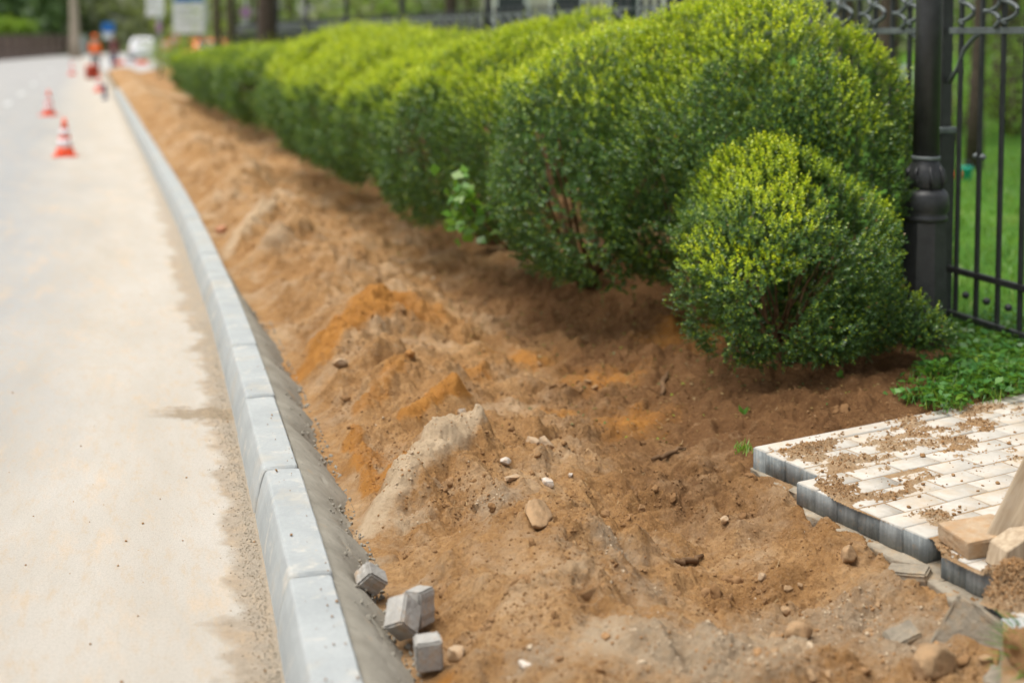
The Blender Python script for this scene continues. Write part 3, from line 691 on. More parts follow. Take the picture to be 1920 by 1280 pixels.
# broken lean-concrete base under the pavers, a ragged ledge
out = []
nseg = 40
for i in range(11):
    p, q = PATH_W[i], PATH_W[i + 1]
    L = np.linalg.norm(q - p); m = max(2, int(L / .02))
    for k in range(m): out.append(p + (q - p) * k / m)
out = np.array(out); tn = np.roll(out, -1, 0) - np.roll(out, 1, 0); tn[0] = out[1] - out[0]; tn[-1] = out[-1] - out[-2]; tn /= np.linalg.norm(tn, axis=1)[:, None] + 1e-9; nrm = np.stack([tn[:, 1], -tn[:, 0]], 1)
cen = PATH_W.mean(0)
sgn = np.sign(((out - cen) * nrm).sum(1)); s_all = 1 if sgn.mean() > 0 else -1
k = np.arange(len(out)); led = .035 + .035 * pnoise(k * .05, k * 0., 12) + .02 * pnoise(k * .2, k * 0., 14); led = np.clip(led, .004, .2) * np.minimum(1, k / 6)
sd2 = nrm * s_all
rows = []
for dz, ex in ((PZ - .082, -.15), (PZ - .082, .0), (PZ - .083, .93), (PZ - .088, 1.0), (PZ - .112, .97), (PZ - .122, .8), (PZ - .24, .6)):
    ee = led * max(ex, 0) + (ex if ex < 0 else 0) + (.016 * fbm(k * .35, k * 0. + dz * 90, 3, 17) if ex > 0 else 0)
    rows.append(np.column_stack([out + sd2 * ee[:, None] if np.ndim(ee) else out + sd2 * ee, dz + .006 * fbm(k * .25, k * 0. + ex * 3, 3, 18)]))
rows = np.array(rows); base = np_mesh('path_base', rows.reshape(-1, 3), grid_faces(rows.shape[0], rows.shape[1]), MAT['base'], None, True); tag(base, kind='structure')
# drifts of sand lying on the pavers: the surface rises out of the paving only where there is sand
xs = np.arange(.75, 2.75, .006); yy = np.arange(3.0, 6.1, .006); XS, YS = np.meshgrid(xs, yy, indexing='ij')
sdp = poly_sd(XS, YS, PATH_W)
la = (XS - PO[0]) * PA[0] + (YS - PO[1]) * PA[1]; lb = (XS - PO[0]) * PB[0] + (YS - PO[1]) * PB[1]
nz = fbm(la * 2.2, lb * 5.0, 4, 101, .6) + .40 * fbm(la * 13, lb * 22, 3, 104) + .55 * fbm(la * 55, lb * 60, 3, 107, .75)
bias = -.40 * np.ones_like(XS)
def blob(px, py, r_, k, z=PZ):
    c = gp(px, py, z); return k * np.exp(-((XS - c[0]) ** 2 + (YS - c[1]) ** 2) / r_ ** 2)
bias += blob(1550, 850, .16, .55) + blob(1560, 920, .13, .8) + blob(1650, 830, .12, .3) + blob(1720, 800, .14, .4) + blob(1830, 770, .2, .5) + blob(1740, 1035, .05, 1.2) + blob(1895, 1110, .11, 1.5) + blob(1760, 975, .08, .6) + blob(1850, 1000, .07, .4) + blob(1700, 880, .1, .2)
hz = np.clip((nz + bias) * .036, -.0027, .05); tp_ = smooth(.0, .035, -sdp); hz = hz * tp_ - .0027 * (1 - tp_)
hz = np.where(hz > 0, hz + .004 * np.abs(fbm(XS * 60, YS * 60, 3, 111)) + .002 * fbm(XS * 120, YS * 120, 2, 113), hz)
heap = blob(1895, 1105, .10, .045) + blob(1742, 1045, .05, .02)
ZS = PZ + .001 + hz + heap * (hz > 0)
m_in = (sdp < -.006)
idx = np.full(XS.shape, -1); Fg = grid_faces(*XS.shape); keep = m_in.ravel()[Fg].all(1) 
Fg = Fg[keep]; used, inv = np.unique(Fg, return_inverse=True); Vs = np.stack([XS, YS, ZS], -1).reshape(-1, 3)[used]
sand = np_mesh('sand_drift', Vs, inv.reshape(-1, 4), MAT['soil'], None, True, None, {'orange': np.zeros(len(Vs)), 'pale': np.full(len(Vs), .5), 'grit': np.zeros(len(Vs)), 'moist_shade': np.zeros(len(Vs))}); tag(sand, kind='stuff')
# loose grains over the drifts
r = np.random.default_rng(66); hv_ = (Vs[:, 2] - PZ); cand = np.where(hv_ > .004)[0]; pick = r.choice(cand, 6500, p=hv_[cand] / hv_[cand].sum()); temps = [lumpy(ICO1, s_, .5) for s_ in range(12)]; VV, FF, TT = [], [], []; off = 0
for i in pick:
    s_ = .0012 + .0042 * r.uniform() ** 2.5; V = (temps[r.integers(12)] * (s_ * r.uniform(.6, 1.3, 3))) @ rot_rand(r).T + Vs[i] + np.append(r.normal(0, .006, 2), s_ * .2); VV.append(V); FF.append(ICO1[1] + off); off += len(V); TT.append(np.full(20, np.clip(r.normal(.6, .12), 0, .9)))
tag(np_mesh('sand_grains', np.concatenate(VV), np.concatenate(FF), MAT['clod'], None, False, {'tint': np.concatenate(TT)}), kind='stuff')
# crumbs on the paving and on the road
def flat_crumbs(name, n, fn, sr, seed, z, mat='clod'):
    r = np.random.default_rng(seed); temps = [lumpy(ICO1, s, .5) for s in range(12)]; VV, FF, TT = [], [], []; off = 0
    for i in range(n):
        x, y = fn(r); s = sr[0] + (sr[1] - sr[0]) * r.uniform() ** 3
        V = (temps[r.integers(12)] * (s * r.uniform(.6, 1.3, 3))) @ rot_rand(r).T * np.array([1, 1, .7]) + np.array([x, y, z + s * .4])
        VV.append(V); FF.append(ICO1[1] + off); off += len(V); TT.append(np.full(len(ICO1[1]), np.clip(r.normal(.55, .14), 0, 1)))
    return tag(np_mesh(name, np.concatenate(VV), np.concatenate(FF), MAT[mat], None, False, {'tint': np.concatenate(TT)}), kind='stuff')
def on_path(r):
    while True:
        c = PO + PA * r.uniform(0, 2.0) + PB * r.uniform(.02, 1.6)
        if poly_sd(np.array([c[0]]), np.array([c[1]]), PATH_W)[0] < -.02: return c
flat_crumbs('path_crumbs', 900, on_path, (.0015, .012), 21, PZ)
def on_road(r):
    y = 2.9 * (12 / 2.9) ** r.uniform(); v = .17 + abs(r.normal(0, .5)) if r.uniform() < .75 else r.uniform(.2, 1.9); return float(kerb_x(y)) - v / COSA, y
flat_crumbs('road_crumbs', 150, on_road, (.001, .006), 22, 0)
def on_kerb_foot(r):
    y = 2.7 * (8 / 2.7) ** r.uniform(); v = .178 + abs(r.normal(0, .045)); return float(kerb_x(y)) - v / COSA, y
flat_crumbs('kerb_foot_grit', 6000, on_kerb_foot, (.0008, .0034), 23, 0, 'base')
def on_kerb(r):
    y = 2.8 * (6.5 / 2.8) ** r.uniform(); return float(kerb_x(y)) - r.uniform(.01, .11) / COSA, y
flat_crumbs('kerb_crumbs', 60, on_kerb, (.0015, .007), 24, .17)
def on_haunch(r):
    y = 2.8 * (8 / 2.8) ** r.uniform(); f = min(1.05, abs(r.normal(.85, .28))); return float(kerb_x(y)) + .02 + f * .17, y
r = np.random.default_rng(31); temps = [lumpy(ICO1, s, .6) for s in range(12)]; VV, FF, TT = [], [], []; off = 0
for i in range(900):
    x, y = on_haunch(r); f = (x - float(kerb_x(y))) * COSA / .175
    z = .137 - .165 * f ** 1.25 + .012 * math.sin(f * math.pi); s = .002 + .008 * r.uniform() ** 2.5
    V = (temps[r.integers(12)] * (s * r.uniform(.6, 1.3, 3))) @ rot_rand(r).T + np.array([x, y, max(z, .0) + s * .2]); VV.append(V); FF.append(ICO1[1] + off); off += len(V)
hc = np_mesh('mortar_crumbs', np.concatenate(VV), np.concatenate(FF), MAT['haunch'], None, True); tag(hc, kind='stuff')

# ------------------------------------------------------------------ loose pavers beside the kerb
def paver_block(px, py, dims, rot, label, zc):
    c = gp(px, py, zc); bm = bmesh.new(); sx, sy, sz = dims
    b = bmesh.new(); bmesh.ops.create_cube(b, size=1)
    for v in b.verts: v.co = Vector((v.co.x * sx, v.co.y * sy, v.co.z * sz))
    bmesh.ops.bevel(b, geom=b.edges[:], offset=.006, segments=2, affect='EDGES')
    bmesh.ops.subdivide_edges(b, edges=b.edges[:], cuts=5, use_grid_fill=True)
    rr = random.Random(int(px))
    for v in b.verts:
        g = .0016 * math.sin(v.co.z * 260) * (1 if abs(abs(v.co.z) - sz / 2) > .008 else 0)
        n = Vector((v.co.x / sx, v.co.y / sy, 0)); n = n.normalized() if n.length > 0 else n
        v.co += n * g + Vector((rr.uniform(-1, 1), rr.uniform(-1, 1), rr.uniform(-1, 1))) * .0008
    o = bm_obj('loose_paver', b, MAT['loose'], None, True); bm.free()
    for p in o.data.polygons: p.use_smooth = False
    o.location = tuple(c); o.rotation_euler = tuple(R(a) for a in rot); tag(o, label, 'paver', 'loose pavers by the kerb'); return o
paver_block(696, 1084, (.085, .06, .065), (28, 38, 35), 'small tilted paver resting on the haunch, farthest of the four loose ones', .075)
paver_block(786, 1137, (.088, .06, .105), (-6, 8, 62), 'upright paver with ribbed sides standing behind the leaning one', .075)
paver_block(755, 1156, (.07, .10, .085), (38, -24, -22), 'leaning paver propped against the upright ribbed one', .085)
paver_block(803, 1222, (.075, .065, .085), (2, -3, 12), 'paver with dusty top standing alone, nearest of the four loose ones', .065)

def buried(px, py, dims, rot, label, zc):
    o = paver_block(px, py, dims, rot, label, zc); del o['group']; o.name = 'broken_paver'; o.data.materials.clear(); o.data.materials.append(MAT['base'])
buried(1705, 1082, (.13, .07, .06), (6, -8, -32), 'dark broken piece of bedding concrete jutting out left of the lower pair of pavers', .07)
buried(1848, 1170, (.10, .09, .08), (4, 6, -38), 'grey broken paver end wedged under the sand heap at the right edge', .11)
buried(1690, 1195, (.10, .06, .05), (25, -14, 20), 'sand caked paver fragment lying flat in the eroded bank', .055)
# things lying on and by the path
bm = bmesh.new(); add_box(bm, (0, 0, .03), (.20, .16, .058), None, .008, 3, .0008, 4)
sl_ = bm_obj('stone_slab', bm, MAT['stone'], None); c = gp(1838, 1008, PZ + .03); sl_.location = (c[0], c[1], PZ + .006); sl_.rotation_euler = (R(2), R(-3), R(16)); tag(sl_, 'thick sandy concrete slab lying on the paving under the leaning plank', 'slab')
c = gp(1858, 1036, PZ + .01); bm = bmesh.new(); add_box(bm, (0, 0, .45), (.16, .045, .9), None, .004, 2, .0006, 2)
pk = bm_obj('wooden_plank', bm, MAT['timber'], None); pk.location = (c[0] + .05, c[1], PZ + .0); pk.rotation_euler = (R(-14), R(22), R(-28)); tag(pk, 'weathered wooden plank leaning up from the paving at the right edge', 'plank')
bm = bmesh.new()
pr = [(-.10, 0), (.14, 0), (.14, .10), (-.02, .10), (-.085, .065)]
f0 = [bm.verts.new((x, -.045, z)) for x, z in pr]; f1 = [bm.verts.new((x, .045, z)) for x, z in pr]
bm.faces.new(f0); bm.faces.new(f1[::-1])
for k in range(5): bm.faces.new((f0[k], f0[(k + 1) % 5], f1[(k + 1) % 5], f1[k]))
bmesh.ops.bevel(bm, geom=bm.edges[:], offset=.003, segments=1, affect='EDGES')
wb = bm_obj('wooden_block', bm, MAT['timber'], None); c = gp(1905, 1060, PZ); wb.location = (c[0] + .02, c[1], PZ + .004); wb.rotation_euler = (0, 0, R(14)); tag(wb, 'short wooden offcut with a chamfered corner in front of the plank', 'wood block')
# upright edging stone at the bottom right corner and the turf on it
c = gp(1876, 1158, PZ); bm = bmesh.new(); add_box(bm, (.20, -.26, -.16), (.40, .52, .33), None, .006, 3, .0012, 6)
es = bm_obj('edging_stone', bm, MAT['kerb'], None); es.location = (c[0], c[1], PZ - .004); es.rotation_euler = (0, 0, R(8)); tag(es, 'pale concrete edging block standing at the bottom right corner', 'edging stone')
bm = bmesh.new(); V = lumpy(ICO4, 33, .6, 1.7); V = V * (1 + .10 * n3(V, 7.0) + .05 * n3(V, 15.0))[:, None] * np.array([.07, .075, .06])
tc = gp(1912, 1215, PZ + .03)
turf = empty('turf_clump', (tc[0] + .03, tc[1] - .02, PZ + .03)); tag(turf, 'clump of torn turf with short green grass on the corner edging block', 'turf')
bm.free(); np_mesh('soil_ball', V, ICO4[1], MAT['clod'], turf, True, {'tint': np.full(len(ICO4[1]), .3)})
def blades(n, base, L, spread, seed, dirs=None, w=.0025, tint=(.35, .75)):
    r = np.random.default_rng(seed); m = len(base); B = base[r.integers(0, m, n)] if m != n else base
    az = r.uniform(0, 6.283, n); lean = r.uniform(.1, spread, n); l = L * r.uniform(.5, 1.2, n)
    d = np.stack([np.cos(az) * lean, np.sin(az) * lean, np.ones(n)], 1) if dirs is None else dirs[:n]; d /= np.linalg.norm(d, axis=1)[:, None]
    s = np.stack([-np.sin(az), np.cos(az), np.zeros(n)], 1) * w
    mid = B + d * (l * .55)[:, None]; tip = B + d * l[:, None] + np.stack([np.cos(az) * lean, np.sin(az) * lean, -.5 * lean], 1) * (l * .35)[:, None]
    V = np.stack([B - s, B + s, mid + s * .8, mid - s * .8, mid + s * .8, tip + s * .1, tip - s * .1, mid - s * .8], 1).reshape(-1, 3)
    k = np.arange(n)[:, None] * 8; F = np.concatenate([k + np.array([[0, 1, 2, 3]]), k + np.array([[7, 4, 5, 6]])], 0)
    tt = r.uniform(*tint, n); return V, F, np.concatenate([tt, tt])
r = np.random.default_rng(2); q = r.normal(size=(160, 3)); q /= np.linalg.norm(q, axis=1)[:, None]; q = q[(q[:, 0] < .5)]
V, F, tt = blades(len(q), q * np.array([.08, .08, .07]), .06, .8, 3, q * .8 + np.array([-.5, -.2, .35]))
np_mesh('grass_tuft', V, F, MAT['weed_leaf'], turf, False, {'tint': tt})
c = gp(1835, 1235, .05); bm = bmesh.new(); add_box(bm, (0, 0, 0), (.24, .05, .22), None, .008, 4, .004, 9)
bs = bm_obj('broken_slab', bm, MAT['base'], None); bs.location = (c[0], c[1], .06); bs.rotation_euler = (R(-18), R(24), R(-38)); tag(bs, 'tilted shard of grey concrete sticking out of the sand below the path corner', 'slab')
# yellow-green grass tuft at the left tip of the path
V, F, tt = blades(60, np.array([gp(1392, 845, .13)]) + np.random.default_rng(4).normal(0, .02, (60, 3)) * np.array([1, 1, .1]), .045, .9, 9, None, .002, (.6, .9))
tag(np_mesh('grass_tuft', V, F, MAT['weed_leaf'], None, False, {'tint': tt}), 'tiny yellow green grass tuft at the left tip of the paving', 'grass tuft')

# ------------------------------------------------------------------ leaves
def leaf_quads(B, D, U, L, Wd, curl=.15):
    S = np.cross(D, U); S /= np.linalg.norm(S, axis=1)[:, None] + 1e-9; N = np.cross(S, D)
    L = L[:, None]; Wd = Wd[:, None]; m = B + D * L * .5
    V = np.stack([B, m + S * Wd * .5 + N * Wd * curl, B + D * L - N * L * .06, m - S * Wd * .5 + N * Wd * curl], 1).reshape(-1, 3)
    return V, np.arange(len(B) * 4).reshape(-1, 4)
def sprigs(B, N, l, pairs, LL, LW, young, r):
    """opposite-leaved twigs: returns leaf quads and a tint per leaf"""
    m = len(B); N = N / (np.linalg.norm(N, axis=1)[:, None] + 1e-9)
    T = np.cross(N, r.normal(size=(m, 3))); T /= np.linalg.norm(T, axis=1)[:, None] + 1e-9; S = np.cross(N, T)
    Vs, ts = [], []
    for j in range(pairs + 1):
        f = (j + .4) / (pairs + .6); cr = T if j % 2 == 0 else S
        for sg in (-1, 1):
            fwd = .55 + .5 * f; side = 1.0 - .35 * f
            D = N * fwd + cr * (sg * side) + r.normal(0, .22, (m, 3)); D /= np.linalg.norm(D, axis=1)[:, None]
            sc = (1.05 - .45 * abs(f - .45)) * r.uniform(.75, 1.2, m)
            V, _ = leaf_quads(B + N * (l * f)[:, None], D, N, LL * sc, LW * sc); Vs.append(V)
            base = np.clip(r.normal(.27, .12, m) + .22 * (r.uniform(0, 1, m) < .18), .02, .62)
            tip = np.clip(r.normal(.87, .12, m) * (.72 + .32 * f), .3, .97)
            tt = np.where(young > 0, base + (np.where(f > .22, tip, .5) - base) * young, base)  # strength carries new growth and the light painted on hedge tops
            tt = np.where(r.uniform(0, 1, m) < .006, 1.0, tt); ts.append(tt)
    V = np.concatenate(Vs); return V, np.arange(len(V)).reshape(-1, 4), np.concatenate(ts)
def shrub_cloud(lobes, dens, LL, LW, sl_, pairs, r, ytop, yside, zfloor, holes=.25, lump=.10, lf=3.0, view=None, inner=.25, back=.45, dscale=1.0):
    VV, TT = [], []
    for (c, rad) in lobes:
        c = np.array(c); rad = np.array(rad, float)
        area = 4 * math.pi * ((rad[0] * rad[1]) ** 1.6 / 3 + (rad[0] * rad[2]) ** 1.6 / 3 + (rad[1] * rad[2]) ** 1.6 / 3) ** (1 / 1.6)
        n = int(area * dens); d = r.normal(size=(n, 3)); d /= np.linalg.norm(d, axis=1)[:, None]
        P = c + d * rad * (1 + lump * n3(d * rad + c, lf) + lump * .6 * n3(d * rad + c, lf * 2.3))[:, None]
        Nn = d / rad; Nn /= np.linalg.norm(Nn, axis=1)[:, None]
        keep = np.ones(n, bool)
        for (c2, r2) in lobes:
            if c2 is not None and not (np.allclose(c2, c) and np.allclose(r2, rad)): keep &= (((P - np.array(c2)) / np.array(r2)) ** 2).sum(1) > .80
        gap = n3(P, 5.2) + .6 * n3(P, 11.0); low = 1 - smooth(zfloor + .05, zfloor + .55, P[:, 2])
        keep &= gap > -1.15 + holes + .25 * low
        keep &= P[:, 2] > zfloor + .06 * r.uniform(0, 1, n)
        if view is not None:
            toc = np.array([0, 0, CAM_H]) - P; toc /= np.linalg.norm(toc, axis=1)[:, None]
            keep &= ((Nn * toc).sum(1) > -.25) | (r.uniform(0, 1, n) < back)
        P, Nn, low = P[keep], Nn[keep], low[keep]; n = len(P)
        inset = np.abs(r.normal(0, .030, n)) * dscale + np.where(r.uniform(0, 1, n) < inner, r.uniform(.03, .22, n), 0)
        up = np.array([0, 0, 1.0]); D = Nn * .9 + up * .65 + r.normal(0, .30, (n, 3))
        ch = yside + (ytop - yside) * smooth(.05, .8, Nn[:, 2] + .35 * n3(P, 4.5) * .5); ch = ch * (.45 + .85 * smooth(-.6, .8, n3(P, 5.0))) * (1 - low) * (inset < .06 * dscale)
        ch = np.clip(1.2 * ch, 0, 1); yng_lit = np.where(r.uniform(0, 1, n) < ch, .30 + .70 * ch ** .8, 0) * r.uniform(.75, 1.0, n)
        V, F, tt = sprigs(P - Nn * inset[:, None], D, sl_ * r.uniform(.6, 1.35, n) * (1 + .25 * yng_lit), pairs, LL, LW, yng_lit, r); VV.append(V); TT.append(tt)
    V = np.concatenate(VV); return V, np.arange(len(V)).reshape(-1, 4), np.concatenate(TT)
def stems(parent, base, n, spread, h, rad, seed, z0=0):
    rr = random.Random(seed); bm = bmesh.new()
    for k in range(n):
        a = rr.uniform(0, 6.28); e = rr.uniform(.5, 1) * spread; b0 = Vector(base) + Vector((rr.uniform(-.06, .06), rr.uniform(-.06, .06), -.05))
        tip = b0 + Vector((math.cos(a) * e, math.sin(a) * e, h * rr.uniform(.7, 1.1))); pts = []
        for j in range(6):
            f = j / 5; p = b0.lerp(tip, f); p.x += .3 * e * math.cos(a) * (math.sqrt(f) - f) + rr.uniform(-.012, .012); p.y += rr.uniform(-.012, .012); pts.append(p)
        add_tube(bm, pts, [rad * (1.1 - .8 * j / 5) for j in range(6)], 6)
    return bm_obj('stems', bm, MAT['twig'], parent, True)

rs = np.random.default_rng(77)
# small round box bush in front
bc = gp(1487, 690, .2); bx, by = bc[0] - .02, bc[1] + .20
bush = empty('box_bush', (bx, by, .2)); tag(bush, 'small round box bush standing alone in front of the hedge, yellow tips on top', 'bush')
def rel(lob, o): return [((c[0] - o[0], c[1] - o[1], c[2] - o[2]), rd) for c, rd in lob]
lob = [((bx, by, .74), (.53, .52, .45)), ((bx - .12, by - .12, .56), (.44, .42, .40)), ((bx + .14, by - .02, .56), (.40, .42, .40)), ((bx + .36, by - .10, .42), (.24, .24, .14)), ((bx + .62, by - .20, .38), (.16, .13, .10)), ((bx + .10, by - .40, .42), (.18, .14, .13)), ((bx - .02, by - .34, .55), (.26, .16, .14)), ((bx + .52, by - .12, .46), (.16, .14, .10)), ((bx - .22, by - .28, .40), (.20, .18, .17)), ((bx + .02, by - .05, .45), (.48, .40, .2))]
V, F, tt = shrub_cloud(lob, 2500, .0175, .0094, .050, 5, rs, 1.0, .13, .24, .34, .085, 4.6, True, .22)
V = V - np.array([bx, by, .2]); np_mesh('foliage', V, F, MAT['box_leaf'], bush, False, {'tint': tt})
stems(bush, (0, -.06, 0), 7, .26, .5, .012, 3)
# dense inner twigs so that gaps look into wood, not through the bush
stems(bush, (0, 0, .12), 26, .36, .58, .006, 4)

# the hedge: one box shrub after another
HEDGE = [  # Y, v, rx, ry, top, sprigs/m2, leaf, label
    (7.15, None, .77, .82, 1.93, 2200, .019, 'big domed box shrub at the near end of the hedge, behind the small round bush'),
    (8.45, 2.36, .97, 1.15, 1.79, 1500, .021, 'tall box shrub second from the near end of the hedge, right of the green sucker'),
    (10.1, 2.20, 1.0, .85, 1.68, 1200, .023, 'box shrub third in the hedge, with the bright green sucker at its foot'),
    (11.9, 2.22, .98, .95, 1.62, 850, .027, 'box shrub whose lower top makes the dip in the middle of the hedge'),
    (13.8, 2.18, 1.05, 1.05, 1.70, 620, .032, 'yellow topped box shrub just beyond the dip in the hedge'),
    (15.7, 2.18, 1.02, 1.0, 1.72, 480, .037, 'box shrub at the crest of the middle hump of the hedge'),
    (17.9, 2.55, .82, 1.0, 1.52, 380, .042, 'lower darker box shrub right after the bright hump, beside the pale sand patch'),
    (20.0, 2.45, .88, 1.15, 1.50, 300, .047, 'darker low box shrub, second past the bright middle hump'),
    (22.3, 2.30, .92, 1.2, 1.46, 250, .052, 'darker blurred box shrub, third past the bright middle hump'),
    (24.8, 2.30, .92, 1.35, 1.42, 200, .057, 'darker blurred box shrub, fourth past the bright middle hump'),
    (27.5, 2.25, .92, 1.45, 1.34, 170, .062, 'blurred box shrub under the orange vehicle roof'),
    (30.4, 2.20, .92, 1.55, 1.23, 140, .067, 'far blurred box shrub, second from the far end of the hedge'),
    (33.4, 2.15, .88, 1.55, 1.10, 120, .072, 'farthest box shrub at the far end of the hedge'),
]
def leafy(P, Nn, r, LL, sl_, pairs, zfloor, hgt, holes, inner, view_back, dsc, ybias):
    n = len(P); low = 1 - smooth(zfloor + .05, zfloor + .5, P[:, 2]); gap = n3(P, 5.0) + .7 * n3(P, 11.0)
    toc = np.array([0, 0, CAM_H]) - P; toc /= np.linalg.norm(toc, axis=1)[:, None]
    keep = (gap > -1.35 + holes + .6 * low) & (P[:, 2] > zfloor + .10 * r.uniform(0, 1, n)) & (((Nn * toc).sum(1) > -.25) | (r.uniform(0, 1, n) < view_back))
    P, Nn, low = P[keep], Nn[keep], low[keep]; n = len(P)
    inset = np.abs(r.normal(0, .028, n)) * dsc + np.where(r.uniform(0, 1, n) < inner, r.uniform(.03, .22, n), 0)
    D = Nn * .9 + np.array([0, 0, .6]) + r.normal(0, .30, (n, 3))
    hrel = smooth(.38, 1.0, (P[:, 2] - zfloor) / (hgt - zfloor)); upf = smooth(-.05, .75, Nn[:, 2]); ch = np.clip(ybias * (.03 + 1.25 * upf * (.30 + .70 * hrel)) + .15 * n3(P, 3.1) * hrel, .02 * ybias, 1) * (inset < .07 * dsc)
    ch = np.clip(1.25 * ch, 0, 1); yng_lit = np.where(r.uniform(0, 1, n) < ch, .30 + .70 * ch ** .8, 0) * r.uniform(.75, 1.0, n)  # new growth, with sunlit tops and shaded sides also put into the leaf tint
    V, F, tt = sprigs(P - Nn * inset[:, None], D, sl_ * r.uniform(.55, 1.45, n) * np.where(r.uniform(0, 1, n) < .02, 1.9, 1) * (1 + .25 * yng_lit), pairs, LL, LL * .54, yng_lit, r); return V, tt
for i, (Y, v, rx, ry, top, dens, ll, lab) in enumerate(HEDGE):
    X = 1.275 if v is None else float(kerb_x(Y)) + v / COSA
    zf = .27 if i else .25; z0 = .2; sl0 = float(kerb_slope(Y)); zc = .92
    o = empty('box_shrub', (X, Y, z0)); tag(o, lab, 'shrub', 'box shrubs forming the hedge')
    hy = ry * (1.12 if i > 1 else 1.0)
    n = int(dens * 2.1 * math.pi * .85 * 2 * hy * (1.25 if i == 0 else 1.0)); r = rs
    if i == 0: t_ = np.sin(r.uniform(-math.pi / 2, math.pi / 2, n)); prof = np.clip(1 - np.abs(t_) ** 2.6, 0, 1) ** .45
    else: t_ = r.uniform(-1, 1, n); prof = 1 - (.10 if i not in (3, 4, 7) else .17) * np.abs(t_) ** 3
    ph = r.uniform(R(-75), R(255), n); ex = 2 / (2.0 if i == 0 else 2.3)
    cx_, cz_ = np.sign(np.cos(ph)) * np.abs(np.cos(ph)) ** ex, np.sign(np.sin(ph)) * np.abs(np.sin(ph)) ** ex
    hu, hl = (top - zc), .68
    cap = (r.uniform(0, 1, n) < .16) & (i in (1, 2, 3, 7)); sc_ = np.where(cap, np.sqrt(r.uniform(0, 1, n)), 1.0); t_ = np.where(cap, -1.0 + .12 * r.uniform(-1, 1, n) + .25 * sc_ ** 4 - .2, t_)
    def lumf(cz_q): return 1 + .068 * n3(np.stack([cx_ * rx, t_ * hy * 1.2 + Y, cz_q], 1), 2.3) + .062 * n3(np.stack([cx_ * rx + 3, t_ * hy + Y, cz_q * .8], 1), 5.2) + .022 * n3(np.stack([cx_ * rx + 7, t_ * hy + Y, cz_q], 1), 12.0)
    lum = lumf(cz_); tilt_ = np.clip((lumf(cz_ - .04) - lumf(cz_ + .04)) / .08, -1.2, 1.2)
    cx_ = cx_ * sc_; cz_ = cz_ * sc_
    px_ = cx_ * rx * prof * lum; pz = zc + np.where(cz_ > 0, cz_ * hu * (prof if i == 0 else 1 - (1 - prof) * .6), cz_ * hl) * lum
    py_ = t_ * hy
    P = np.stack([X + px_ + sl0 * py_, Y + py_, pz], 1)
    Nn = np.stack([np.cos(ph) / rx, (-1.6 * cap + np.abs(t_) ** 2 * np.sign(t_) / hy * (1.3 if i == 0 else .45)), np.sin(ph) / np.where(cz_ > 0, hu, hl)], 1); Nn /= np.linalg.norm(Nn, axis=1)[:, None]; Nn[:, 2] += .8 * tilt_; Nn /= np.linalg.norm(Nn, axis=1)[:, None]  # lump tops turn yellow, undersides dark green: light painted through the leaf tint
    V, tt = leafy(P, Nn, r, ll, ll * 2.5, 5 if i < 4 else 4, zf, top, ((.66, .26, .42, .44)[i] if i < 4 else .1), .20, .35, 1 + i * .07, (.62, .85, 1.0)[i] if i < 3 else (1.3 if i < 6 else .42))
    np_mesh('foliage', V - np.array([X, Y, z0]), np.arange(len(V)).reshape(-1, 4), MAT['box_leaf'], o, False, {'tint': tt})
    stems(o, (-.15, 0, 0), 16 if i < 4 else 7, .6, .9, .018 + .002 * i, 20 + i)
# bright sucker growing out of the hedge foot
c = at(876, 392, 7.85); pc = empty('leafy_sucker', c); tag(pc, 'bright fresh green leafy shoot sticking out of the hedge foot', 'shoot')
r = np.random.default_rng(9); n = 70; B = r.normal(0, .07, (n, 3)) * np.array([1, .6, 1.5]); D = r.normal(size=(n, 3)) + np.array([-.4, -.5, -.1]); D /= np.linalg.norm(D, axis=1)[:, None]
V, F = leaf_quads(B, D, r.normal(size=(n, 3)) * .4 + np.array([0, -.5, .8]), r.uniform(.06, .10, n), r.uniform(.05, .075, n)); np_mesh('foliage', V, F, MAT['weed_leaf'], pc, False, {'tint': r.uniform(.62, .8, n)})
bm = bmesh.new(); add_tube(bm, [(.25, .3, -.3), (.1, .1, -.1), (0, 0, .05)], .006, 6); bm_obj('stem', bm, MAT['twig'], pc, True)

r = np.random.default_rng(52); n = 2600; y_ = 5.6 * (20 / 5.6) ** r.uniform(0, 1, n); x_ = kerb_x(y_) + r.normal(2.0, .45, n) / COSA; z_, _ = soil_z(x_, y_); D_ = r.normal(size=(n, 3)) * np.array([1, 1, .25]); D_ /= np.linalg.norm(D_, axis=1)[:, None]
V, F = leaf_quads(np.stack([x_, y_, z_ + .006], 1), D_, r.normal(0, .35, (n, 3)) + np.array([0, 0, 1]), r.uniform(.012, .026, n), r.uniform(.007, .014, n))
tag(np_mesh('leaf_litter', V, F, MAT['box_leaf'], None, False, {'tint': np.where(r.uniform(0, 1, n) < .7, 1.0, r.uniform(.1, .6, n))}), kind='stuff')

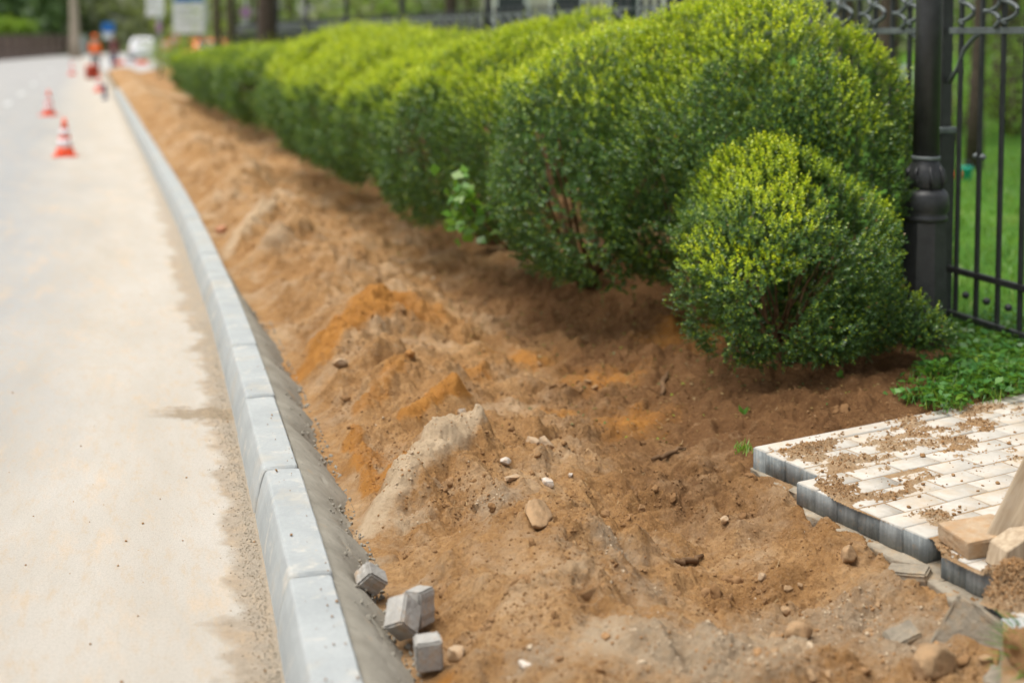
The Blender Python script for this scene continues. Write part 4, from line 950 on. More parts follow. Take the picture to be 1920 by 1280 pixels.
# weeds and grass between path, post and fence (ground cover)
def ground_patch(n, poly, seed):
    r = np.random.default_rng(seed); P = np.array(poly); lo, hi = P.min(0), P.max(0); out_ = []
    while sum(len(a) for a in out_) < n:
        q = r.uniform(lo, hi, (n, 2)); out_.append(q[in_poly(q[:, 0], q[:, 1], P)])
    return np.concatenate(out_)[:n]
wp = [gp(1660, 748, .2)[:2], gp(1700, 705, .2)[:2], gp(1775, 672, .2)[:2], gp(1782, 592, .2)[:2], gp(1960, 600, .2)[:2], gp(2050, 650, .2)[:2], gp(1960, 728, .2)[:2], gp(1780, 770, .2)[:2]]
q = ground_patch(5200, wp, 4); e_ = poly_sd(q[:, 0], q[:, 1], np.array(wp)) + .10 * fbm(q[:, 0] * 6, q[:, 1] * 6, 3, 5); q = np.tile(q[e_ < -.06 * np.random.default_rng(3).uniform(0, 2.6, len(q))], (3, 1))[:2600]; q = q + np.random.default_rng(8).normal(0, .012, q.shape); z, _ = soil_z(q[:, 0], q[:, 1]); r = np.random.default_rng(14)
hh = np.abs(r.normal(.015, .022, 2600)); B = np.column_stack([q, np.maximum(z, .19) + hh]); az = r.uniform(0, 6.28, 2600)
D = np.stack([np.cos(az), np.sin(az), r.uniform(-.1, .7, 2600)], 1); D /= np.linalg.norm(D, axis=1)[:, None]
V, F = leaf_quads(B, D, np.tile([0, 0, 1.0], (2600, 1)) + r.normal(0, .3, (2600, 3)), r.uniform(.025, .06, 2600), r.uniform(.018, .04, 2600))
tag(np_mesh('weeds', V, F, MAT['weed_leaf'], None, False, {'tint': np.clip(r.normal(.45, .16, 2600), 0, .95)}), kind='stuff')
q = ground_patch(9000, wp, 5); e_ = poly_sd(q[:, 0], q[:, 1], np.array(wp)) + .12 * fbm(q[:, 0] * 5, q[:, 1] * 5, 3, 6); q = q[e_ < -.07 * np.random.default_rng(4).uniform(0, 2.4, len(q))]; z, _ = soil_z(q[:, 0], q[:, 1]); B = np.column_stack([q, np.maximum(z, .185)])
V, F, tt = blades(len(q), B, .055, .7, 6, None, .0024, (.3, .96)); tag(np_mesh('verge_grass', V, F, MAT['weed_leaf'], None, False, {'tint': tt}), kind='stuff')
lp = [gp(1690, 560, .2)[:2], gp(1960, 680, .2)[:2] + np.array([.05, .2]), np.array([9.5, 11]), np.array([11, 24]), np.array([1.2, 24]), np.array([2.0, 10])]
q = ground_patch(42000, lp, 6); keep = np.random.default_rng(1).uniform(0, 1, len(q)) < np.clip(9.0 / q[:, 1], .25, 1); q = q[keep]; B = np.column_stack([q, np.full(len(q), .21)])
V, F, tt = blades(len(q), B, .08, .8, 8, None, .006, (.45, .88)); tag(np_mesh('lawn_grass', V, F, MAT['weed_leaf'], None, False, {'tint': tt}), kind='stuff')
# seedlings on the earth near the bush
for px, py, lab in ((1573, 716, 'small two leaved seedling in the brown earth below the bush'), (1395, 735, 'tiny green sprout on the bank left of the seedling')):
    c = gp(px, py, .2); z = soil_at(c[0], c[1]); r = np.random.default_rng(px); D = r.normal(size=(6, 3)) * .6 + np.array([0, 0, 1]); D /= np.linalg.norm(D, axis=1)[:, None]
    V, F = leaf_quads(np.tile([c[0], c[1], z + .01], (6, 1)), D, r.normal(size=(6, 3)), r.uniform(.03, .055, 6), r.uniform(.015, .025, 6)); tag(np_mesh('seedling', V, F, MAT['weed_leaf'], None, False, {'tint': np.full(6, .6)}), lab, 'seedling')

# ------------------------------------------------------------------ lamp post
lpz = .15; pc = gp(1728, 668, lpz); lamp = empty('lamp_post', (pc[0], pc[1], lpz)); tag(lamp, 'black cast iron lamp post with a faceted base and ornate collar', 'lamp post')
bm = bmesh.new(); add_lathe(bm, [(.085, -.1), (.085, .10), (.095, .115), (.105, .16), (.098, .19), (.098, .20)], 24); bm_obj('foot', bm, MAT['iron'], lamp, True)
bm = bmesh.new(); add_lathe(bm, [(.118, .20), (.122, .24), (.108, .68), (.108, .69)], 8, rot0=R(10)); o = bm_obj('base_casing', bm, MAT['iron'], lamp)
bm = bmesh.new(); add_lathe(bm, [(.104, .69), (.112, .70), (.112, .715), (.104, .725), (.114, .745), (.119, .78), (.114, .82), (.108, .835), (.098, .842), (.090, .852)], 32); bm_obj('collar', bm, MAT['iron'], lamp, True)
bm = bmesh.new(); add_lathe(bm, [(.085, .852), (.089, .865), (.093, .90), (.090, .93), (.078, .965), (.066, .985), (.066, .995)], 32)
bm_obj('neck', bm, MAT['iron'], lamp, True)
for k in range(8):      # acanthus leaves of the neck
    a = 2 * math.pi * k / 8; bm = bmesh.new()
    add_tube(bm, [(.090 * math.cos(a), .090 * math.sin(a), .862), (.097 * math.cos(a), .097 * math.sin(a), .90), (.090 * math.cos(a), .090 * math.sin(a), .94), (.072 * math.cos(a), .072 * math.sin(a), .975)], [.006, .012, .010, .003], 8); bm_obj('leaf_ornament', bm, MAT['iron'], lamp, True)
bm = bmesh.new(); add_lathe(bm, [(.068, .996), (.071, 1.0), (.071, 1.012), (.068, 1.016)], 32); bm_obj('ring', bm, MAT['iron_grey'], lamp, True)
bm = bmesh.new(); add_lathe(bm, [(.064, 1.016), (.062, 1.7), (.058, 3.2), (.058, 3.9)], 20); bm_obj('shaft', bm, MAT['iron'], lamp, True)
bm = bmesh.new(); add_lathe(bm, [(.09, 3.9), (.10, 3.95), (.16, 4.0), (.2, 4.35), (.22, 4.38), (.1, 4.55), (.02, 4.62)], 20); bm_obj('lantern', bm, MAT['iron_grey'], lamp, True)

# ------------------------------------------------------------------ iron fence
FD = Vector((-.3133, .9497, 0)).normalized(); F0 = Vector((2.355, 7.16, .19)); frz = math.atan2(FD.y, FD.x)
PANEL = 4.2
def make_post():
    o = empty('fence_post', F0, frz)
    bm = bmesh.new(); add_box(bm, (0, 0, .52), (.10, .10, 1.04), None, .006); bm_obj('base', bm, MAT['iron'], o)
    bm = bmesh.new(); add_box(bm, (0, 0, 1.06), (.125, .125, .035), None, .008); bm_obj('cap', bm, MAT['iron_grey'], o)
    bm = bmesh.new(); add_box(bm, (0, 0, 1.77), (.065, .065, 1.38), None, .004); bm_obj('upper_pole', bm, MAT['iron'], o)
    bm = bmesh.new(); add_lathe(bm, [(.03, 2.46), (.05, 2.49), (.055, 2.53), (.04, 2.57), (.01, 2.62)], 16); bm_obj('finial', bm, MAT['iron'], o, True); return o
def make_panel():
    o = empty('iron_fence', F0, frz)          # local x runs along the fence
    x0, x1 = .06, PANEL - .06
    for z, h in ((.07, .03), (.31, .032), (1.60, .035), (1.80, .028)):
        bm = bmesh.new(); add_box(bm, ((x0 + x1) / 2, 0, z), (x1 - x0, .034, h), None, .003); bm_obj('rail', bm, MAT['iron_grey' if z > 1 else 'iron'], o)
    n = 24
    for k in range(n):
        x = x0 + (x1 - x0) * (k + .5) / n; bm = bmesh.new(); add_box(bm, (x, .0, .955), (.021, .021, 1.73), None, .002)
        add_lathe(bm, [(.010, 1.81), (.020, 1.835), (.004, 1.90)], 8, (x, 0, 0)); bm_obj('bar', bm, MAT['iron'], o)
    for k in range(0, n - 1):
        xm = x0 + (x1 - x0) * (k + 1) / n; s = -1 if k % 2 else 1; bm = bmesh.new(); pts = []
        for j in range(26):
            f = j / 25; ang = s * (f * 2 - 1) * 4.4; rad = .075 * (1 - .62 * abs(f * 2 - 1)); pts.append((xm + s * .03 + rad * math.cos(ang) * s * -1, .0225, 1.70 + (f - .5) * .15 + rad * math.sin(ang) * .30))
        add_tube(bm, pts, .012, 6); bm_obj('scroll', bm, MAT['iron_grey'], o, True)
        bm = bmesh.new(); add_lathe(bm, [(.003, -.02), (.017, -.012), (.021, 0), (.017, .012), (.003, .02)], 10, (xm, 0, .19)); bm_obj('boss', bm, MAT['iron'], o, True)
    for k in range(2, n, 4):
        x = x0 + (x1 - x0) * (k + .5) / n; bm = bmesh.new()
        for dx in (-.028, .028): add_lathe(bm, [(.003, -.018), (.015, -.01), (.018, 0), (.015, .01), (.003, .018)], 10, (x + dx, 0, 1.16 - .22 * ((k // 4) % 2)))
        bm_obj('bead', bm, MAT['iron_grey'], o, True)
    bm = bmesh.new(); add_tube(bm, [(.05, 0, 1.32), (.12, .0, 1.40), (.17, 0, 1.50), (.26, 0, 1.57), (.36, 0, 1.605)], .013, 6); bm_obj('bracket', bm, MAT['iron_grey'], o, True)
    bm = bmesh.new(); add_tube(bm, [(PANEL - .05, 0, 1.32), (PANEL - .12, .0, 1.40), (PANEL - .17, 0, 1.50), (PANEL - .26, 0, 1.57), (PANEL - .36, 0, 1.605)], .013, 6); bm_obj('bracket', bm, MAT['iron_grey'], o, True)
    return o
post = make_post(); panel = make_panel()
fl_p = {0: 'stout black fence post with a flat cap just behind the lamp post', 3: 'dark fence post above the dip of the hedge, right of the two seen against green', 4: 'dark fence post standing over the bright hump of the hedge'}
fl_n = {-1: 'black wrought iron fence panel with scrolls, right of the lamp post by the lawn', 0: 'black wrought iron fence panel glimpsed between the hedge end and lamp post'}
for k in range(-1, 8):
    o = panel if k == -1 else copy_tree(panel)
    o.location = F0 + FD * (PANEL * k); tag(o, fl_n.get(k, 'dark iron fence panel running behind the hedge'), 'fence panel', 'iron fence panels along the lawn')
for k in range(0, 9):
    if k in (1,): continue
    o = post if k == 0 else copy_tree(post); o.location = F0 + FD * (PANEL * k); tag(o, fl_p.get(k, 'dark iron fence post rising behind the hedge'), 'fence post', 'iron fence posts along the lawn')

# ------------------------------------------------------------------ trees, shrubs and wood behind
def leaf_blob(n, c, rad, L, seed, tint=(.4, .2), hollow=.45):
    r = np.random.default_rng(seed); d = r.normal(size=(n, 3)); d /= np.linalg.norm(d, axis=1)[:, None]
    f = (hollow + (1 - hollow) * r.uniform(0, 1, n)) * (1 + .22 * n3(d * 2 + seed, 1.7))
    P = np.array(c) + d * np.array(rad) * f[:, None]; gapk = n3(P, 2.2 / max(rad)) > -.75 + r.uniform(0, .4, n); P = P[gapk]; n = len(P)
    D = r.normal(size=(n, 3)); D /= np.linalg.norm(D, axis=1)[:, None]
    V, F = leaf_quads(P, D, r.normal(size=(n, 3)) + np.array([0, 0, .8]), L * r.uniform(.6, 1.3, n), L * .6 * r.uniform(.6, 1.2, n)); return V, F, np.clip(r.normal(tint[0], tint[1], n), 0, .97)
def tree(px, Y, wpx, label, h=11, crown=None, mat='wild_leaf', bark='bark', tint=(.5, .2), seed=0, zc=7.0, lean=0.0, n=2600, group='trees beyond the fence', L=.22, z0=.19):
    b = at(px, 0, Y); X = b[0]; rad = wpx * Y / FOC / 2; o = empty('tree', (X, Y, z0)); tag(o, label, 'tree', group); rr = random.Random(seed)
    bm = bmesh.new(); pts = [(lean * f * h + .12 * math.sin(f * 5 + seed) * f, .1 * math.cos(f * 4 + seed) * f, -.1 + h * .8 * f) for f in np.linspace(0, 1, 10)]
    add_tube(bm, pts, [rad * (1.35 - .3 * min(1, f * 8) - .75 * f) for f in np.linspace(0, 1, 10)], 12)
    for k in range(7):
        f = rr.uniform(.45, .9); p = Vector(pts[int(f * 9)]); a = rr.uniform(0, 6.28); q = p + Vector((math.cos(a) * h * .2, math.sin(a) * h * .2, h * .18)); add_tube(bm, [p, p.lerp(q, .5) + Vector((0, 0, .15)), q], [rad * .35, rad * .22, rad * .06], 7)
    bm_obj('trunk', bm, MAT[bark], o, True)
    cr = crown or (2.6, 2.6, 3.4); V, F, tt = leaf_blob(n, (lean * zc, 0, zc), cr, L, seed + 5, tint); np_mesh('crown', V, F, MAT[mat], o, False, {'tint': tt}); return o
tree(498, 27, 40, 'thick dark tree trunk rising just behind the far hedge', seed=1, zc=8.5)
tree(433, 36, 15, 'slim dark trunk left of the thick dark one', seed=2, zc=8)
tree(408, 40, 15, 'olive trunk beside the big road sign', seed=3, zc=8)
tree(545, 38, 14, 'slender trunk in the green right of the thick trunk', seed=4, zc=8)
tree(845, 34, 30, 'reddish brown trunk above the hump of the hedge', seed=5, zc=8)
tree(1833, 15.2, 27, 'brown tree trunk on the lawn seen through the fence bars', seed=6, zc=7.5, lean=.01)
tree(1665, 21, 46, 'brown trunk seen between the hedge and lamp post', seed=7, zc=8)
tree(1898, 24, 60, 'dark leaning trunk at the right edge behind the fence', seed=8, lean=-.05, zc=8)
tree(1590, 30, 34, 'dark trunk above the right end of the hedge', seed=9, zc=8)
tree(880, 46, 22, 'grey brown trunk beside the pale building', seed=10, zc=8)
def bg_shrub(px, Y, ybase, rad, label, mat, tint, seed, n=1500, L=.12, zc=None):
    X = at(px, 0, Y)[0]; zc = rad[2] * .75 if zc is None else zc; o = empty('shrub', (X, Y, .19)); tag(o, label, 'shrub', 'shrubs beyond the fence')
    V, F, tt = leaf_blob(n, (0, 0, zc), rad, L, seed, tint, .35); np_mesh('foliage', V, F, MAT[mat], o, False, {'tint': tt})
    bm = bmesh.new()
    for k in range(5): a = k * 1.3; add_tube(bm, [(0, 0, -.1), (.2 * rad[0] * math.cos(a), .2 * rad[1] * math.sin(a), zc * .6), (.5 * rad[0] * math.cos(a), .5 * rad[1] * math.sin(a), zc * 1.1)], [.04, .03, .01], 6)
    bm_obj('stems', bm, MAT['bark'], o, True)
bg_shrub(590, 36, 0, (2.2, 2, 2.4), 'bright green shrub between the thick trunk and the first fence post', 'wild_leaf', (.62, .14), 1)
bg_shrub(700, 33, 0, (2.0, 2, 2.3), 'bright green shrub between the two fence posts', 'wild_leaf', (.6, .15), 2)
bg_shrub(800, 37, 0, (2.0, 2, 2.2), 'dull green shrub beside the reddish trunk', 'wild_leaf', (.4, .16), 3)
bg_shrub(455, 42, 0, (2.4, 2, 2.8), 'yellow green shrub behind the slim trunks left of the thick one', 'wild_leaf', (.7, .14), 4)
bg_shrub(395, 50, 0, (2.3, 2, 3.0), 'yellow green shrub behind the big road sign', 'wild_leaf', (.66, .15), 5)
bg_shrub(1790, 19, 0, (1.6, 1.2, 1.2), 'dark bush behind the short fence post on the lawn', 'wild_leaf', (.25, .15), 6, 2600, .07)
bg_shrub(1905, 20, 0, (1.5, 1.2, 1.1), 'green bush at the right edge beyond the lawn', 'wild_leaf', (.45, .15), 7, 2600, .07)
bg_shrub(1690, 17.5, 0, (1.0, .9, .8), 'leafy bush glimpsed left of the lamp post', 'wild_leaf', (.5, .14), 8, 2200, .06)
bg_shrub(1850, 27, 0, (3.0, 2, 2.8), 'tall olive shrub behind the brown lawn tree', 'wild_leaf', (.33, .18), 9, 3000, .12)
bg_shrub(1600, 33, 0, (3.0, 2, 3.0), 'dark olive shrub above the right end of the hedge', 'far_leaf', (.3, .18), 10, 3000, .13)
bg_shrub(1990, 27, 0, (3.0, 2, 2.9), 'tall dark shrub beyond the right edge of the frame', 'wild_leaf', (.25, .15), 11, 3000, .12)
bg_shrub(312, 62, 0, (1.4, 1.2, .95), 'low bright green shrub below the round road signs', 'wild_leaf', (.62, .1), 12, 1500, .1)
bg_shrub(335, 52, 0, (1.3, 1.2, .9), 'low yellow green shrub beyond the far end of the hedge', 'wild_leaf', (.74, .1), 13, 1500, .1)
# far wood closing the view (reads as one mass)
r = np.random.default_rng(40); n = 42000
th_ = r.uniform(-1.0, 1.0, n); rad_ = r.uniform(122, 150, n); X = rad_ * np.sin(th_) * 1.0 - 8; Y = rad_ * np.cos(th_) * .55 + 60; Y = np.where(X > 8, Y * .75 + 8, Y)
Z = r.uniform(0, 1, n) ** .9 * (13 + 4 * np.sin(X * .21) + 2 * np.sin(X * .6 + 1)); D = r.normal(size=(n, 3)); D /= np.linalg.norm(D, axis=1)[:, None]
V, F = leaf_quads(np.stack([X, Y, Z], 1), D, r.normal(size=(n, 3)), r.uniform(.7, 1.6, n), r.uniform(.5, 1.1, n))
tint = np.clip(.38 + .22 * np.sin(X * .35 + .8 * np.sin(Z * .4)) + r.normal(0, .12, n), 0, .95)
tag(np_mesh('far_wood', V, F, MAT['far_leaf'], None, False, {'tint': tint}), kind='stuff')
# dark conifers beyond the far left fence
for i, (px, Y, w) in enumerate(((-60, 112, 3.6), (-5, 116, 3.6), (40, 122, 3.8), (78, 126, 3.4), (112, 130, 3.2), (-120, 108, 4))):
    X = at(px, 0, Y)[0]; o = empty('conifer', (X, Y, 0)); tag(o, ['dark conifer, leftmost in view behind the far fence', 'tall dark green conifer second from the left edge', 'dark conifer in the middle of the far left row', 'dark conifer right of the middle of the far left row', 'dark green conifer nearest the pale trunk', 'dark conifer beyond the left edge of the frame'][i], 'tree', 'dark conifers behind the far fence')
    r = np.random.default_rng(60 + i); n = 3600; zz = r.uniform(0, 1, n); rr2 = w * (1 - zz * .85) * np.sqrt(r.uniform(.25, 1, n)); a = r.uniform(0, 6.283, n)
    P = np.stack([rr2 * np.cos(a), rr2 * np.sin(a), .7 + zz * 12], 1); D = np.stack([np.cos(a), np.sin(a), -.4 + r.normal(0, .3, n)], 1); D /= np.linalg.norm(D, axis=1)[:, None]
    V, F = leaf_quads(P, D, np.tile([0, 0, 1.], (n, 1)) + r.normal(0, .4, (n, 3)), r.uniform(.5, 1.1, n), r.uniform(.3, .6, n)); np_mesh('crown', V, F, MAT['conifer_leaf'], o, False, {'tint': np.clip(r.normal(.4, .2, n), 0, .9)})
    bm = bmesh.new(); add_tube(bm, [(0, 0, -.1), (0, 0, 4), (0, 0, 12)], [.22, .16, .03], 8); bm_obj('trunk', bm, MAT['bark'], o, True)
tree(139, 100, 19, 'tall pale beige trunk at the end of the far left fence', seed=20, bark='pale_bark', zc=10, h=16, group='trees along the far left fence', lean=-.01, z0=0)
# far left fence on a low red-brown wall
P0 = gp(-60, 118, 0); P1 = gp(146, 101, 0); o = empty('slat_fence', P0); tag(o, 'brown fence on a low reddish wall along the far left side of the road', 'fence')
d = Vector((P1 - P0)); L = d.length; o.rotation_euler = (0, 0, math.atan2(d.y, d.x))
bm = bmesh.new(); add_box(bm, (L / 2, 0, .3), (L, .3, .6), None, .02); bm_obj('low_wall', bm, MAT['brick_brown'], o)
bm = bmesh.new(); add_box(bm, (L / 2, 0, 1.5), (L, .05, .07)); add_box(bm, (L / 2, 0, .8), (L, .05, .07)); bm_obj('rails', bm, MAT['iron_grey'], o)
bm = bmesh.new()
for k in range(int(L / .14)): add_box(bm, (k * .14 + .05, 0, 1.15), (.05, .03, 1.08))
bm_obj('slats', bm, MAT['brick_brown'], o)
for k in range(int(L / 3) + 1):
    bm = bmesh.new(); add_box(bm, (k * 3, 0, .9), (.25, .34, 1.8), None, .02); bm_obj('post', bm, MAT['bark'], o)
bg_shrub(2, 100, 0, (1.0, 1.0, .8), 'yellow green shrub at the left edge before the conifers', 'wild_leaf', (.6, .1), 31, 900, .3, 2.2)
bg_shrub(42, 108, 0, (1.0, 1.0, .6), 'yellow green shrub behind the far fence under the conifers', 'wild_leaf', (.55, .1), 32, 900, .3, 2.2)
c = gp(151, 104, 0); cb = empty('utility_cabinet', c); tag(cb, 'grey green utility cabinet at the right end of the far fence', 'cabinet')
bm = bmesh.new(); add_box(bm, (0, 0, .85), (.95, .6, 1.5), None, .02); bm_obj('body', bm, MAT['grey_metal'], cb)
bm = bmesh.new(); add_box(bm, (0, 0, 1.64), (1.05, .7, .08), None, .02); bm_obj('roof', bm, MAT['grey_metal'], cb)
bm = bmesh.new(); add_box(bm, (0, 0, .05), (1.0, .65, .1), None, .01); bm_obj('plinth', bm, MAT['brick_brown'], cb)
for s in (-1, 1): bm = bmesh.new(); add_box(bm, (s * .23, -.31, .85), (.44, .02, 1.4), None, .005); bm_obj('door', bm, MAT['grey_metal'], cb)

# pale building behind the trees
bY = 58; xL, xR = at(905, 0, bY)[0], at(1330, 0, bY)[0]; bo = empty('pale_building', ((xL + xR) / 2, bY + 4, .19)); tag(bo, 'pale stuccoed building behind the hedge with dark window openings', 'building')
wB = xR - xL; bm = bmesh.new(); add_box(bm, (0, 0, 3), (wB, 8, 6), None, .03); bm_obj('wall', bm, MAT['stucco'], bo)
bm = bmesh.new(); add_box(bm, (0, 0, 6.15), (wB + .8, 8.8, .3), None, .05); bm_obj('roof', bm, MAT['roof_red'], bo)
for k in range(4):
    x = -wB / 2 + wB * (k + .5) / 4; bm = bmesh.new()
    for (sx, sz, dx, dz) in ((1.5, .12, 0, .72), (1.5, .12, 0, -.72), (.12, 1.32, -.69, 0), (.12, 1.32, .69, 0)): add_box(bm, (x + dx, -4.04, 2.6 + dz), (sx, .12, sz), None, .01)
    w_ = bm_obj('window', bm, MAT['white_paint'], bo); bm = bmesh.new(); add_box(bm, (x, -4.012, 2.6), (1.26, .03, 1.32)); bm_obj('pane', bm, MAT['glass_dark'], w_)
bm = bmesh.new(); add_box(bm, (0, -4.05, .25), (wB + .02, .14, .5), None, .02); bm_obj('plinth', bm, MAT['brick_brown'], bo)

# ------------------------------------------------------------------ cones
def make_cone(h=.56):
    o = empty('traffic_cone', (0, 0, 0)); r0, r1 = .135, .022
    bm = bmesh.new(); add_box(bm, (0, 0, .014), (.34, .34, .028), None, .01); bm_obj('base', bm, MAT['orange_plastic'], o)
    def rr(f): return r0 + (r1 - r0) * f
    for nm, a, b, m in (('body', 0, .20, 'orange_plastic'), ('reflective_band', .20, .42, 'white_band'), ('body', .42, .52, 'orange_plastic'), ('reflective_band', .52, .70, 'white_band'), ('body', .70, 1, 'orange_plastic')):
        e = .002 if m == 'white_band' else 0; z0, z1 = .028 + (h - .028) * a, .028 + (h - .028) * b
        bm = bmesh.new(); add_lathe(bm, [(rr(a) + e, z0), (rr(b) + e, z1)], 24); bm_obj(nm, bm, MAT[m], o, True)
    return o
cone = make_cone()
for i, (px, py, lab) in enumerate(((122, 293, 'red and white traffic cone nearest the camera on the road'), (92, 217, 'red and white traffic cone second from the camera'), (135, 141, 'faint pinkish traffic cone farthest out on the road'), (186, 172, 'orange traffic cone standing against the far end of the kerb'))):
    o = cone if i == 0 else copy_tree(cone); c = gp(px, py, 0); o.location = tuple(c); o.rotation_euler = (0, 0, .3 + i); tag(o, lab, 'traffic cone', 'traffic cones on the road')
c = gp(197, 187, 0); bm = bmesh.new(); add_lathe(bm, [(.10, 0), (.10, .03), (.055, .04), (.05, .34), (.06, .35), (.045, .40), (.01, .42)], 16); o = bm_obj('marker_post', bm, MAT['navy_cloth'], None, True); o.location = tuple(c); tag(o, 'short dark marker post at the kerb beside the orange cone', 'marker post')
c = gp(173, 148, 0); br = empty('barrel', c); tag(br, 'dark red round barrel on the road in front of the orange worker', 'barrel')
bm = bmesh.new(); add_lathe(bm, [(.22, 0), (.25, .03), (.27, .25), (.25, .47), (.24, .5)], 20); bm_obj('body', bm, MAT['dark_red'], br, True)
bm = bmesh.new(); add_lathe(bm, [(.26, .5), (.26, .53), (.2, .55)], 20); bm_obj('lid', bm, MAT['red_plastic'], br, True)

# ------------------------------------------------------------------ people
def skin_obj(name, pts, edges, mat, parent, lev=2):
    me = bpy.data.meshes.new(name); me.from_pydata([p[:3] for p in pts], edges, []); o = link_mesh(name, me, mat, parent)
    m = o.modifiers.new('skin', 'SKIN'); m.use_smooth_shade = True
    for i, p in enumerate(pts):
        sv = me.skin_vertices[0].data[i]; sv.radius = (p[3], p[4] if len(p) > 4 else p[3]); sv.use_root = (i == 0)
    s = o.modifiers.new('sub', 'SUBSURF'); s.levels = lev; s.render_levels = lev; return o
def person(px, py, rz, top, legs, shoes, hat, label, h=1.74, z0=0, arm=(.18, -.1), step=.12):
    c = gp(px, py, z0); o = empty('person', c, rz); tag(o, label, 'person'); k = h / 1.74
    hip, kn, an = .92, .50, .08
    def S(*p): return tuple(v * k for v in p)
    pts = [S(0, 0, .95, .13, .10), S(0, 0, 1.15, .125, .09), S(0, .01, 1.36, .15, .10), S(0, 0, 1.47, .06), S(0, -.01, 1.54, .052), S(0, -.02, 1.62, .078, .092), S(0, -.015, 1.70, .07, .08), S(0, -.105, 1.615, .012)]
    ed = [(0, 1), (1, 2), (2, 3), (3, 4), (4, 5), (5, 6), (5, 7)]
    for s in (-1, 1):
        b = len(pts); f = step * s
        pts += [S(s * .09, 0, hip - .04, .085), S(s * .10, -.02 + f * .4, kn, .058), S(s * .10, .02 + f, .12, .042), S(s * .10, .0 + f, .045, .042), S(s * .11, -.17 + f, .03, .035)]
        ed += [(0, b), (b, b + 1), (b + 1, b + 2), (b + 2, b + 3), (b + 3, b + 4)]
        a = len(pts); fx = arm[0] * s
        pts += [S(s * .19, 0, 1.40, .055), S(s * .23, .02, 1.12, .043), S(s * .22, arm[1], .90, .030), S(s * .22, arm[1] - .02, .83, .032, .02)]
        ed += [(2, a), (a, a + 1), (a + 1, a + 2), (a + 2, a + 3)]
        for q, (dx, dy, ln) in enumerate(((-.03, 0, .07), (-.012, -.005, .08), (.008, -.005, .085), (.026, 0, .075))):
            pts += [S(s * .22 + .02 * (q - 1.5) * .9, arm[1] - .025, .78, .010), S(s * .22 + .02 * (q - 1.5), arm[1] - .04, .78 - ln, .008)]; ed += [(a + 3, len(pts) - 2), (len(pts) - 2, len(pts) - 1)]
        pts += [S(s * .22 - s * .035, arm[1] - .05, .82, .011), S(s * .22 - s * .035, arm[1] - .075, .78, .009)]; ed += [(a + 3, len(pts) - 2), (len(pts) - 2, len(pts) - 1)]
    skin_obj('body', pts, ed, MAT['skin'], o)
    tp = [S(0, 0, .93, .15, .115), S(0, 0, 1.15, .145, .11), S(0, .01, 1.36, .165, .115), S(0, 0, 1.45, .08)]; te = [(0, 1), (1, 2), (2, 3)]
    for s in (-1, 1):
        a = len(tp); tp += [S(s * .195, 0, 1.40, .07), S(s * .235, .02, 1.12, .058), S(s * .225, arm[1] * .9, .93, .046)]; te += [(2, a), (a, a + 1), (a + 1, a + 2)]
    skin_obj('jacket', tp, te, MAT[top], o)
    lp_ = [S(0, 0, .95, .14, .11)]; le = []
    for s in (-1, 1):
        b = len(lp_); f = step * s; lp_ += [S(s * .09, 0, .86, .10), S(s * .10, -.02 + f * .4, kn, .075), S(s * .10, .02 + f, .12, .06)]; le += [(0, b), (b, b + 1), (b + 1, b + 2)]
    skin_obj('trousers', lp_, le, MAT[legs], o)
    for s in (-1, 1):
        f = step * s; skin_obj('shoe', [S(s * .10, .03 + f, .05, .05), S(s * .105, -.08 + f, .04, .045), S(s * .11, -.20 + f, .032, .038)], [(0, 1), (1, 2)], MAT[shoes], o)
        bm = bmesh.new(); add_lathe(bm, [(.002, -.01), (.009, -.004), (.011, .003), (.004, .01)], 8, S(s * .032, -.106, 1.635)); bm_obj('eye', bm, MAT['ink'], o, True)
    bm = bmesh.new(); add_box(bm, S(0, -.112, 1.575), S(.045, .008, .008), None, .002); bm_obj('mouth', bm, MAT['dark_red'], o)
    hv = [(.10, 1.66), (.112, 1.69), (.105, 1.75), (.075, 1.79), (.02, 1.81)]; bm = bmesh.new(); add_lathe(bm, [(a * k, b * k) for a, b in hv], 20, (0, -.012 * k, 0)); bm_obj('helmet' if hat == 'hivis' else 'hair', bm, MAT[hat], o, True)
    return o
wk = person(179, 141, R(170), 'hivis', 'grey_cloth', 'rubber', 'hivis', 'person in an orange jacket and helmet standing on the road behind the dark red barrel', 1.72)
person(214, 131, R(20), 'maroon_cloth', 'navy_cloth', 'rubber', 'hair', 'person in a maroon top and navy trousers standing beyond the far end of the kerb', 1.70)

# ------------------------------------------------------------------ signs, poles, vehicles
def pole(parent, x, y, z0, z1, r_, mat='grey_metal'):
    bm = bmesh.new(); add_tube(bm, [(x, y, z0), (x, y, z1)], r_, 12); return bm_obj('pole', bm, MAT[mat], parent, True)
def ink_lines(parent, rows, x0, x1, y, mat='ink', hgt=.05):
    for z, a, b in rows:
        bm = bmesh.new(); x = a
        rr = random.Random(int(z * 100))
        while x < b:
            w = rr.uniform(.04, .14); add_box(bm, (x + w / 2, y, z), (min(w, b - x), .004, hgt)); x += w + .035
        bm_obj('lettering', bm, MAT[mat], parent)
